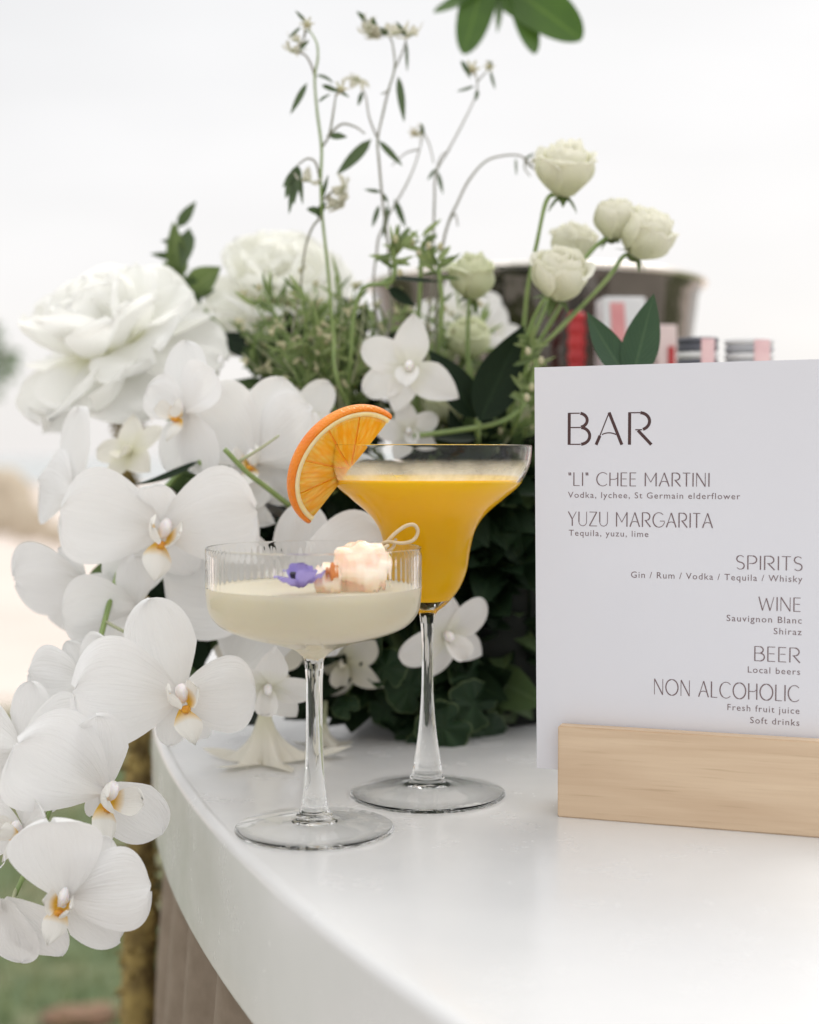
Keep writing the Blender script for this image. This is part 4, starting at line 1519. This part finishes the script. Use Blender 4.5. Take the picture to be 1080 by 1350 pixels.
star_orchid(541, 486, .93, 148, -8, 6, 0, 'star shaped white orchid upright behind the orange slice', 31, angs=(92, 158, 208, -34, -105), scl=(1.0, .98, .95, 1.05, .85))
star_orchid(538, 570, .945, 95, 10, 0, 15, 'small white orchid just above the margarita rim', 32)
star_orchid(588, 838, .90, 150, 30, -12, 30, 'white orchid with pointed petals behind the margarita stem', 33, angs=(75, 10, 165, -55, -140), scl=(.95, .95, 1.0, .9, .8))
star_orchid(605, 420, 1.14, 130, -5, 5, 5, 'soft white orchid before the ice bucket', 34)
star_orchid(652, 440, 1.13, 80, 10, 5, -20, 'small round white bloom against the ice bucket', 35)
star_orchid(455, 872, .93, 130, -20, -25, 10, 'pale creamy orchid between the two stems', 36, M_ivory)
star_orchid(352, 905, .845, 140, 10, -30, -15, 'white orchid with drooping petals left of the coupe stem', 37, angs=(95, 15, 165, -40, -135))
star_orchid(345, 870, .90, 140, -20, -35, 0, 'creamy orchid seen from behind under the coupe bowl', 38, M_ivory)
star_orchid(318, 668, .89, 110, -10, 0, 20, 'small white orchid tucked below the cut green stem', 41)
star_orchid(395, 560, .92, 150, 10, 15, 40, 'ruffled white orchid touching the orange slice', 42, angs=(80, 20, 150, -50, -130))
star_orchid(172, 598, .93, 120, -30, 30, 20, 'pale greenish orchid peeping out behind the big ruffled flower', 43, M_ivory)
star_orchid(655, 590, 1.0, 70, 10, 10, 0, 'tiny white orchid beside the menu card edge', 39)
star_orchid(385, 470, 1.08, 90, -20, 10, 0, 'pale orchid half buried in the feathery stems', 40, M_ivory)
# fallen, inverted ivory trumpet bloom standing on the counter
def fallen(px, py, D, h, label, seed, tilt=0, mirror=1):
    b0 = PZ(px, py, TZ)
    hub = b0 + Vector((.001 + tilt, 0.0, h))
    t = thing('fallen_bloom', label, 'orchid bloom', b0, 'ivory blooms lying on the counter')
    mb = MB()
    rows, uvs = [], []
    nn = 100
    for i in range(19):
        v = i / 18
        row, uu = [], []
        for k in range(nn + 1):
            a = 2 * PI * k / nn
            lobe = (1 - abs(((a * 5 / PI + seed * 3) % 2) - 1)) ** 1.25
            big = 1 + .30 * math.sin(a * 1.0 + seed * 2) + .12 * math.sin(2 * a + seed)
            sv = max(0, min(1, (v - .35) / .55)) ** 1.5
            R1 = h * (.74 + (1.05 * lobe * big - .42) * sv)
            rr = .0022 + (R1 - .0022) * (.62 * v ** .9 + .38 * v ** 4) * (.55 + .45 * v)
            drop = 1 - min(1, (v / .84)) ** 1.25
            z = .0012 + (h - .0012) * drop
            if v > .8: z += (v - .8) ** 1.5 * h * (.9 + 1.4 * math.sin(3 * a + seed * 3)) * lobe
            z = max(z, .0008)
            row.append(Vector((hub.x + rr * math.cos(a), hub.y + rr * math.sin(a), TZ + z)))
            uu.append(((k * 5 / nn) % 1.0, v))
        rows.append(row)
        uvs.append(uu)
    mb.grid(rows, uvs)
    mb.build('corolla', M_ivory, t)
    mb = MB()
    tube(mb, [hub + Vector((0, 0, -.004)), hub + Vector((.001, 0, .004)), hub + Vector((.0015, .003, .014))], .0022, .0013, 8)
    mb.build('pedicel', M_stem_pale, t)
fallen(347, 1006, .85, .034, 'ivory bloom lying face down on the counter left of the coupe stem', 0.2)
fallen(424, 985, .90, .016, 'ivory bloom on the counter just behind the coupe stem', 1.4)

# ---------------------------------------------------------------- big ruffled flowers
def ruffled(px, py, D, wid, yaw, pitch, roll, label, seed, mat, tall=1.0):
    rnd = random.Random(seed)
    pos = P(px, py, D)
    M = frame(pos, yaw, pitch, roll) @ RX(0)          # Z is the flower's axis
    Rr = wid / F * D * .5
    t = thing('ruffled_flower', label, 'flower', pos, 'big ruffled white flowers')
    lay = ((4, 16, .60, .60), (5, 34, .78, .80), (6, 54, .92, .92), (6, 74, 1.04, 1.0), (6, 98, 1.08, 1.02))
    q = 0
    for li, (n, op, l_, w_) in enumerate(lay):
        for k in range(n):
            q += 1
            az = 360 * k / n + li * 27 + rnd.uniform(-12, 12)
            o_ = op + rnd.uniform(-13, 13)
            mb = MB()
            petal(mb, M @ TR(0, 0, -Rr * .45 + Rr * .03 * (6 - li)) @ RZ(az) @ RX(90 - o_), Rr * l_ * rnd.uniform(.92, 1.08) * 1.12, Rr * w_ * rnd.uniform(1.0, 1.25) * 1.25, 'broad',
                  rnd.uniform(.05, .35), rnd.uniform(.1, .6) if op < 60 else rnd.uniform(-.7, .3), .075, rnd.uniform(1.6, 2.8), 17, 15, seed * 10 + q, lump=.16)
            mb.build('petal', mat, t)
    mb = MB()
    for k in range(5):
        petal(mb, M @ TR(0, 0, -Rr * .6) @ RZ(72 * k) @ RX(-20), Rr * .55, Rr * .2, 'leaf', .2, .2, n=5, m=7)
    mb.build('calyx', M_leaf, t)
    mb = MB()
    b0 = M @ Vector((0, 0, -Rr * .6))
    tube(mb, [b0, b0 + (M.to_3x3() @ Vector((0, 0, -.03))), Vector((-.01, 1.06, TZ + .14))], .0022, .0022, 7)
    mb.build('stem', M_stem, t)


ruffled(132, 432, 1.0, 236, -36, 52, 0, 'biggest ruffled white flower at the left, against the pale sky', 51, M_peony)
ruffled(368, 372, 1.09, 178, 10, 52, 20, 'ruffled cream white flower behind the feathery green stems', 52, M_peony_b)

# ---------------------------------------------------------------- spray roses
def rose(px, py, D, dia, stem, label, seed, mat=None, lean=(0, 0), open_=.35):
    rnd = random.Random(seed)
    mat = mat or M_rose
    pos = P(px, py, D)
    Rr = dia / 2 / F * D
    s_pts = [P(*q) for q in stem]
    ax = Vector((lean[0], lean[1] - .2, 1)).normalized()
    x = ax.cross(Vector((0, 1, 0))).normalized()
    y = ax.cross(x)
    M = Matrix.Translation(pos) @ Matrix((x, y, ax)).transposed().to_4x4()
    t = thing('spray_rose', label, 'rose', pos, 'pale green white spray roses')
    mb = MB()
    lays = ((3, .22, .96), (3, .40, .99), (4, .58, 1.0), (5, .76, .98), (5, .90, .94), (5, 1.0, .88))
    q = 0
    outer = []
    for li, (n, s_, ht) in enumerate(lays):
        for k in range(n):
            q += 1
            az = 2 * PI * k / n + li * 1.1 + rnd.uniform(-.2, .2)
            aw = (1.3 if li < 2 else .98 if li < 4 else .80) * rnd.uniform(.92, 1.1)
            H = 1.75 * Rr * ht * rnd.uniform(.93, 1.05)
            fl = (open_ * rnd.uniform(.3, 1.3) if li >= 4 else .12)
            rows, uvs = [], []
            for i in range(11):
                v = i / 10
                prof = math.sin(PI * (.12 + .60 * v)) * (1.04 - .10 * v)
                if v > .72: prof += fl * ((v - .72) / .28) ** 1.6
                row, uu = [], []
                for j in range(11):
                    u = j / 10 * 2 - 1
                    w = aw * (.6 + .5 * math.sin(min(1, v * 1.5) * PI / 2)) * (1 - .18 * max(0, v - .6) / .4)
                    a = az + u * w
                    top = 1 - .13 * abs(u) ** 3 + .07 * noise.noise(Vector((u * 2.2, q * 1.7, seed)))
                    r = Rr * s_ * (prof + .05 * u * (1 if li % 2 else -1)) * (1 + .11 * noise.noise(Vector((u * 1.6 + q, v * 2, seed * 1.3))))
                    z = -Rr * .85 + H * v * top
                    if v > .8 and li >= 3: z -= fl * Rr * .5 * ((v - .8) / .2) ** 2
                    row.append((r * math.cos(a), r * math.sin(a), z))
                    uu.append((j / 10, v))
                rows.append(row)
                uvs.append(uu)
            if li < 5:
                mb.grid(rows, uvs, M)
            else:
                m2 = MB()
                m2.grid(rows, uvs, M)
                outer.append(m2)
    mb.build('flower_head', mat, t)
    for m2 in outer:
        m2.build('petal', mat, t)
    mb = MB()
    for k in range(5):
        petal(mb, M @ TR(0, 0, -Rr * .86) @ RZ(72 * k + seed * 20) @ RX(-15 + rnd.uniform(-30, 40)), Rr * .85, Rr * .3, 'leaf', .2, -.5, n=5, m=8)
    blob(mb, (0, 0, 0), Rr * .26, Rr * .26, Rr * .22, .1, 2, 1, 12, 8, M @ TR(0, 0, -Rr * .92))
    mb.build('calyx', M_leaf, t)
    mb = MB()
    tube(mb, [M @ Vector((0, 0, -Rr * .95))] + s_pts, .0013, .0017, 8, 9, wob=.22)
    mb.build('stem', M_stem, t)


RD = .93
rose(746, 224, RD, 76, [(722, 262, RD), (708, 320, RD), (696, 380, RD + .01), (690, 440, RD + .02), (688, 475, RD + .03)], 'topmost spray rose, standing alone above the others', 61, lean=(.05, -.3))
rose(811, 289, RD, 58, [(797, 315, RD), (768, 346, RD), (735, 410, RD), (705, 460, RD + .01), (690, 490, RD + .02)], 'smaller spray rose left of its twin at the right end', 62, lean=(.12, -.2), open_=.15)
rose(852, 309, RD - .005, 72, [(822, 338, RD), (797, 372, RD), (735, 436, RD), (700, 470, RD + .01), (685, 500, RD + .02)], 'rightmost spray rose leaning right over the ice bucket', 63, lean=(.55, -.25))
rose(738, 362, RD - .02, 74, [(718, 395, RD - .02), (702, 425, RD - .01), (692, 460, RD), (682, 500, RD + .02)], 'spray rose in front of the ice bucket rim', 64, lean=(.15, -.45), open_=.45)
rose(757, 322, RD + .03, 60, [(745, 350, RD + .03), (722, 400, RD + .03), (700, 450, RD + .03), (688, 490, RD + .03)], 'spray rose half hidden behind the one at the bucket rim', 65, lean=(.1, -.2))
rose(623, 366, .97, 62, [(619, 392, .97), (617, 440, .975), (618, 500, .98), (625, 560, .99)], 'round greenish rose on a straight stem, left of the bucket rim', 66, M_rose_g, lean=(.0, -.2), open_=.5)
rose(618, 447, 1.03, 56, [(620, 475, 1.03), (625, 530, 1.03), (630, 580, 1.03)], 'greenish rose low between the two dark broad leaves', 67, M_rose_g, lean=(-.1, -.4))
rose(588, 530, 1.0, 66, [(592, 560, 1.0), (610, 600, 1.01), (625, 640, 1.02)], 'pale greenish rose just above the margarita glass', 68, M_rose_g, lean=(-.1, -.5))

# ---------------------------------------------------------------- broad dark leaves
def broad_leaf(label, base, tip, w, nrm, curl=.1, mat=None, group=None, stalk=None):
    a, b_ = P(*base), P(*tip)
    t = thing('broad_leaf', label, 'leaf', a, group)
    mb = MB()
    leaf_at(mb, a, b_, w, Vector(nrm), 'leaf', .06, curl, .16, 9, 18)
    mb.build('blade', mat or M_leaf_rib, t)
    mb = MB()
    tube(mb, [a] + (list(stalk) if isinstance(stalk, tuple) else [stalk or (a + Vector((0, .02, -.03)))]), .0012, .0014, 6, 4)
    mb.build('stalk', M_stem, t)


gd = 'broad dark leaves'
vs_ = Vector((.05, 1.04, TZ + .15))
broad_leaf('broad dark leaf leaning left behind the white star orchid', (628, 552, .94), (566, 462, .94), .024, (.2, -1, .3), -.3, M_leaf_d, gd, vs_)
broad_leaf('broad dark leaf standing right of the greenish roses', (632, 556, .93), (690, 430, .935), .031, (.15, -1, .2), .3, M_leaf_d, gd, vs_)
broad_leaf('pointed dark leaf leaning left just above the menu card', (828, 500, .86), (774, 412, .86), .0185, (.25, -1, .1), .25, M_leaf_rib, gd, (P(815, 560, .90), P(760, 660, .95), vs_))
broad_leaf('pointed dark leaf standing upright just above the menu card', (832, 505, .86), (862, 388, .86), .0225, (-.15, -1, .1), .2, M_leaf_rib, gd, (P(830, 575, .905), P(770, 675, .955), vs_))
broad_leaf('dark leaf tucked under the cream ruffled flower', (365, 470, 1.04), (275, 440, 1.05), .024, (0, -.8, .6), .2, M_leaf_d, gd, Vector((0, 1.06, TZ + .15)))
broad_leaf('green leaf pointing down at the left below the orchids', (150, 735, .90), (122, 842, .885), .026, (.1, -1, .3), .3, M_leaf, gd, P(180, 690, .93))
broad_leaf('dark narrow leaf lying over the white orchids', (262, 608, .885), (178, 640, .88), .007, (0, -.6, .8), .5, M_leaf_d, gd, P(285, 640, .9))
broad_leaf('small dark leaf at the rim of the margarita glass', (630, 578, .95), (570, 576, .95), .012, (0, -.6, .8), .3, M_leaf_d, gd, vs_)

# green bud spray between the two ruffled flowers
t = thing('leafy_bud_stem', 'green leafy bud stem between the two ruffled flowers', 'flower stem', P(265, 420, 1.08))
mb = MB()
tube(mb, [Vector((-.02, 1.07, TZ + .15)), P(290, 430, 1.08), P(250, 385, 1.08), P(232, 330, 1.08), P(236, 285, 1.08)], .0017, .0009, 6)
mb.build('stem', M_stem, t)
for a, b_, w in (((234, 300), (259, 265), .009), ((236, 375), (228, 292), .017), ((232, 340), (198, 335), .006), ((240, 372), (262, 372), .009), ((248, 385), (292, 352), .022), ((258, 392), (285, 382), .006), ((232, 320), (212, 318), .005),
                 ((250, 300), (240, 355), .012), ((242, 385), (215, 345), .016), ((262, 385), (240, 410), .014)):
    mb = MB()
    leaf_at(mb, P(*a, 1.08), P(*b_, 1.07), w, Vector((.3, -1, .2)), 'leaf', .3, .3, .2)
    mb.build('leaf', M_leaf_m if w < .015 else M_leaf, t)

# cut stems in front of the orchids
t = thing('cut_stem', 'cut green stem end poking out left of the orange slice', 'flower stem', P(297, 593, .845))
mb = MB()
tube(mb, [P(296, 592, .845), P(325, 622, .85), P(352, 643, .86), P(384, 668, .88), P(430, 700, .95)], .0016, .0018, 8)
mb.build('stem', M_stem, t)
mb = MB()
tube(mb, [P(316, 608, .848), P(345, 590, .85), P(368, 574, .855)], .0011, .0007, 6)
mb.build('side_shoot', M_stem_pale, t)
t = thing('cut_stem', 'thick pale green stem lying across above the margarita glass', 'flower stem', P(600, 565, .94))
mb = MB()
tube(mb, [P(545, 575, .94), P(600, 568, .94), P(660, 556, .935), P(692, 530, .935), P(706, 480, .94)], .0019, .0016, 8)
mb.build('stem', M_stem, t)


# ---------------------------------------------------------------- wispy flowering stems
def wisp(label, D, stems, leaves, bells, buds, root=None, r=.0009, grey=True):
    p0 = P(*stems[0][0], D)
    t = thing('wispy_stem', label, 'flower stem', p0, 'tall wispy stems above the arrangement')
    for i, s_ in enumerate(stems):
        mb = MB()
        pts = [P(x, y, D + .004 * math.sin(k * 1.3 + i)) for k, (x, y) in enumerate(s_)]
        if i == 0 and root is not None: pts = [root] + pts
        tube(mb, pts, r * (1.25 if i == 0 else .8), r * .5, 6, 6)
        mb.build('stem', M_stem if (i == 0 and not grey) else M_stem_grey, t)
    for k, (a, b_, w, cu) in enumerate(leaves):
        mb = MB()
        leaf_at(mb, P(*a, D), P(*b_, D - .006), w * .78, Vector((.4 * math.sin(k * 2.2), -1, .4)), 'lance', .1, cu, .25, 5, 10)
        mb.build('leaf', M_leaf_m, t)
    for k, (x, y, sz, rl) in enumerate(bells):
        mb = MB()
        M = frame(P(x, y, D), 20 * math.sin(k * 2), -20, rl)
        s = sz / F * D
        for q in range(5):
            petal(mb, M @ RZ(0) @ RX(90) @ RZ(72 * q) @ RX(-22 + 30 * (q % 2)) , s, s * .62, 'point', .4, -.5, .06, 2, 6, 8, k * 5 + q)
        mb.build('bell_flower', M_bell, t)
    for k, (x, y, sz) in enumerate(buds):
        mb = MB()
        s = sz / F * D * .5
        p_ = P(x, y, D)
        blob(mb, p_, s, s, s * .9, .25, 2.5, k, 12, 8)
        for q in range(6):
            d = Vector((math.cos(q * 1.05), -.3, math.sin(q * 1.05)))
            leaf_at(mb, p_ + d * s * .7, p_ + d * s * 1.9, s * .7, Vector((0, -1, .3)), n=3, m=4)
        mb.build('bud', M_bud, t)


wroot = Vector((.0, 1.04, TZ + .15))
wisp('tall wispy stem at the left, with two nodding bells at its tip', .955,
     [[(452, 520), (440, 440), (432, 350), (425, 285), (423, 235), (424, 195), (418, 145), (415, 103), (419, 78), (418, 58), (410, 43), (403, 40)],
      [(416, 103), (411, 87), (403, 73), (393, 69)], [(424, 195), (434, 178), (440, 145), (443, 124)], [(423, 245), (417, 216), (406, 209), (393, 217)], [(424, 265), (440, 252), (452, 255)], [(425, 285), (412, 300), (402, 330), (396, 380), (385, 440)],
      [(432, 180), (450, 164), (468, 167), (481, 176)], [(403, 40), (400, 52), (393, 64)]],
     [((405, 109), (383, 151), .006, .2), ((417, 99), (440, 109), .004, -.6), ((424, 112), (448, 122), .005, .1), ((447, 119), (461, 129), .003, .2), ((420, 135), (436, 124), .003, -.5), ((434, 179), (458, 181), .007, .2), ((404, 30), (389, 14), .004, .2), ((397, 35), (380, 50), .003, .5), ((407, 52), (395, 68), .005, .2),
      ((392, 217), (376, 262), .008, .4), ((391, 218), (381, 283), .006, .1), ((392, 218), (388, 270), .007, .1), ((393, 218), (399, 270), .005, .2), ((390, 222), (373, 248), .006, .4), ((394, 219), (392, 255), .007, .1),
      ((424, 280), (404, 276), .008, .3), ((418, 287), (430, 266), .008, .2), ((424, 263), (433, 230), .004, .3)],
     [(391, 54, 17, -35), (386, 68, 19, -20), (407, 238, 22, -30), (452, 250, 24, 65), (450, 266, 24, 40), (440, 272, 20, -10)], [(405, 32, 11), (449, 118, 12)], wroot, .00115, False)
wisp('tall wispy stem with a flat head of white bells', .975,
     [[(500, 520), (515, 420), (512, 330), (505, 270), (500, 215), (498, 184), (505, 150), (512, 120), (520, 92), (519, 66), (513, 48), (495, 40), (484, 28)],
      [(520, 92), (531, 68), (536, 50)], [(497, 181), (487, 155), (483, 130), (479, 118)], [(514, 118), (508, 122), (503, 124)]],
     [((525, 100), (533, 161), .007, -.1), ((490, 183), (444, 231), .0105, .5), ((499, 185), (531, 219), .006, .2), ((484, 30), (470, 15), .006, .1), ((495, 40), (490, 22), .006, .2), ((512, 48), (500, 36), .006, .2), ((536, 55), (537, 95), .003, .2), ((478, 120), (472, 140), .004, .4), ((536, 48), (522, 28), .004, .1),
      ((503, 253), (480, 250), .004, .4), ((503, 254), (512, 268), .004, .3), ((500, 270), (491, 300), .005, .4)],
     [(487, 38, 22, -70), (489, 46, 24, -15), (500, 46, 20, 10), (523, 44, 24, 5), (541, 46, 24, 15), (471, 104, 22, 150)], [], wroot + Vector((.01, 0, 0)), .00095)
wisp('thin wispy stem with one bud, bending right of the bell head', 1.0,
     [[(498, 430), (497, 330), (505, 300), (516, 278), (535, 245), (548, 215), (556, 185), (558, 166)], [(552, 197), (535, 202), (517, 218)], [(556, 170), (566, 190), (572, 215)]],
     [((558, 178), (555, 162), .004, .1), ((512, 268), (505, 315), .005, .2), ((520, 262), (535, 300), .006, .2)],
     [(556, 174, 13, 80)], [(546, 175, 9)], wroot + Vector((.015, 0, 0)), .0008)
wisp('wispy stem with two small buds, rising beside the hanging leaves', 1.0,
     [[(560, 480), (570, 380), (572, 300), (573, 262), (575, 228), (590, 200), (609, 165), (627, 127), (629, 106), (623, 94)], [(629, 108), (638, 98), (645, 90)], [(575, 226), (582, 206), (593, 198)]],
     [((608, 79), (621, 104), .005, .1), ((626, 113), (602, 121), .003, .5), ((575, 222), (564, 238), .004, .2), ((577, 226), (584, 256), .004, .2), ((630, 118), (627, 133), .004, .2), ((646, 93), (653, 118), .003, .4), ((650, 86), (642, 80), .003, .1)],
     [], [(622, 91, 13), (645, 88, 9)], wroot + Vector((.02, 0, 0)), .0008)
wisp('arching grey stem curving over towards the topmost rose', .99,
     [[(575, 420), (583, 330), (592, 292), (603, 268), (618, 238), (640, 213), (665, 205), (688, 206), (702, 220), (716, 237), (730, 256)], [(690, 207), (697, 218), (704, 222)], [(693, 208), (692, 222), (699, 232)], [(700, 219), (708, 224), (712, 220)], [(592, 292), (600, 282), (604, 298)]],
     [((680, 208), (681, 232), .002, .2), ((692, 210), (705, 202), .003, .1)], [], [(704, 212, 6)], wroot + Vector((.02, 0, 0)), .0009)

# green bract clusters in the middle
def bract(px, py, D, stem, seed, label, n=14, L=(22, 46)):
    rnd = random.Random(seed)
    c0 = P(px, py, D)
    t = thing('bract_stem', label, 'flower stem', c0, 'green bract clusters before the ice bucket')
    mb = MB()
    tube(mb, [P(*q) for q in stem], .0017, .0012, 7)
    mb.build('stem', M_stem, t)
    for k in range(n):
        a = rnd.uniform(-20, 200)
        l_ = rnd.uniform(*L)
        y0 = py + rnd.uniform(-18, 14)
        tip = P(px + math.cos(R(a)) * l_ * .8, y0 - math.sin(R(a)) * l_, D + rnd.uniform(-.012, .012))
        mb = MB()
        leaf_at(mb, P(px + rnd.uniform(-4, 4), y0, D), tip, rnd.uniform(.003, .005), Vector((rnd.gauss(0, .5), -1, .4)), 'lance', .2, rnd.uniform(-.3, .6), .3, 5, 8)
        mb.build('leaf', M_leaf_l if k % 3 else M_leaf, t)
    for k in range(2):
        mb = MB()
        q = P(px + rnd.uniform(-16, 16), py + rnd.uniform(-30, 16), D - .008)
        blob(mb, q, .0020, .0020, .0026, .3, 2.5, k, 10, 8)
        mb.build('bud', M_bud, t)


bract(522, 345, .945, [(522, 345, .945), (515, 372, .945), (482, 378, .95), (468, 410, .955), (462, 480, .96), (455, 560, .99)], 71, 'green bract cluster on a stem bent over like a hook', 18)
bract(578, 352, .955, [(578, 352, .955), (583, 400, .955), (580, 440, .96), (575, 500, .98), (580, 570, 1.0)], 72, 'green bract cluster on a straight stem left of the greenish rose', 14)
bract(556, 330, .97, [(556, 330, .97), (553, 400, .97), (548, 470, .98), (550, 560, 1.0)], 73, 'green bract cluster between the two stems', 12)
bract(700, 462, .925, [(700, 462, .925), (690, 500, .935), (672, 545, .95), (650, 590, .99)], 74, 'green bract knot where the rose stems meet, beside the menu corner', 16, (14, 34))
bract(690, 520, .93, [(690, 520, .93), (684, 550, .94), (665, 590, .99)], 75, 'green bract knot low beside the menu card', 12, (14, 34))
broad_leaf('dark narrow leaf crossing level between the bract clusters', (514, 366, .945), (583, 372, .945), .009, (0, -.5, .9), .15, M_leaf_d, gd, P(505, 372, .95))
broad_leaf('dark narrow leaf slanting below the hooked stem', (512, 380, .945), (548, 404, .945), .010, (.2, -.8, .5), .3, M_leaf_d, gd, P(505, 372, .95))

# feathery stems with cream buds
random.seed(77)
for i in range(92):
    x = random.uniform(318, 486) if i < 50 else random.uniform(668, 712) if i < 64 else random.uniform(478, 660)
    y = random.uniform(375, 480) if i < 50 else random.uniform(470, 560) if i < 64 else random.uniform(385, 520)
    D = random.uniform(.95, 1.05) if i < 64 else random.uniform(1.0, 1.08)
    bx_ = 430 + (x - 400) * .28 + random.gauss(0, 14) if i < 50 else 660 + random.gauss(0, 10) if i < 64 else 560 + (x - 560) * .4
    by_ = 575 if i < 50 else 610
    a, b_ = P(bx_, by_, D + .02), P(x, y, D)
    t = thing('filler_stem', 'feathery green stem with tiny cream buds' + (' in the thick tuft above the orange slice' if i < 50 else ' in the tuft beside the menu card' if i < 64 else ' scattered among the star orchids and roses'), 'flower stem', a,
              'feathery stems above the orange slice' if i < 50 else 'feathery stems beside the menu card' if i < 64 else 'feathery stems among the roses')
    mb = MB()
    pts = tube(mb, [a, a.lerp(b_, .5) + Vector((random.gauss(0, .006), random.gauss(0, .006), .004)), b_], .0011, .0006, 5, 7)
    if i % 2:
        q = pts[len(pts) // 2]
        tube(mb, [q, q + Vector((random.gauss(0, .012), random.gauss(0, .006), .016)), q + Vector((random.gauss(0, .02), random.gauss(0, .006), .028))], .0008, .0005, 5, 4)
    mb.build('stem', M_stem if i % 3 else M_stem_pale, t)
    mb = MB()
    for k in range(10):
        q = pts[int(len(pts) * random.uniform(.25, .98))]
        d = Vector((random.gauss(0, .7), random.gauss(-.2, .4), random.uniform(-.1, 1))).normalized()
        l_ = random.uniform(.012, .026)
        leaf_at(mb, q, q + d * l_, random.uniform(.002, .0038), Vector((random.gauss(0, .5), -1, .3)), 'lance', .1, random.uniform(-.4, .9), .2, 3, 6)
    mb.build('foliage', M_leaf_l if i % 2 else M_leaf, t)
    for k in range(3):
        mb = MB()
        q = pts[-1 - random.randint(0, 8)] + Vector((random.gauss(0, .006), random.gauss(-.003, .004), random.gauss(.003, .005)))
        s = random.uniform(.0010, .0020)
        blob(mb, q, s, s, s * 1.3, .3, 2.5, k + i, 8, 6)
        for z_ in range(2):
            d = Vector((random.gauss(0, 1), random.gauss(-.3, .5), random.gauss(.4, .6))).normalized()
            leaf_at(mb, q, q + d * s * 3, s * 1.5, Vector((0, -1, .4)), n=3, m=4)
        mb.build('bud', M_bud, t)
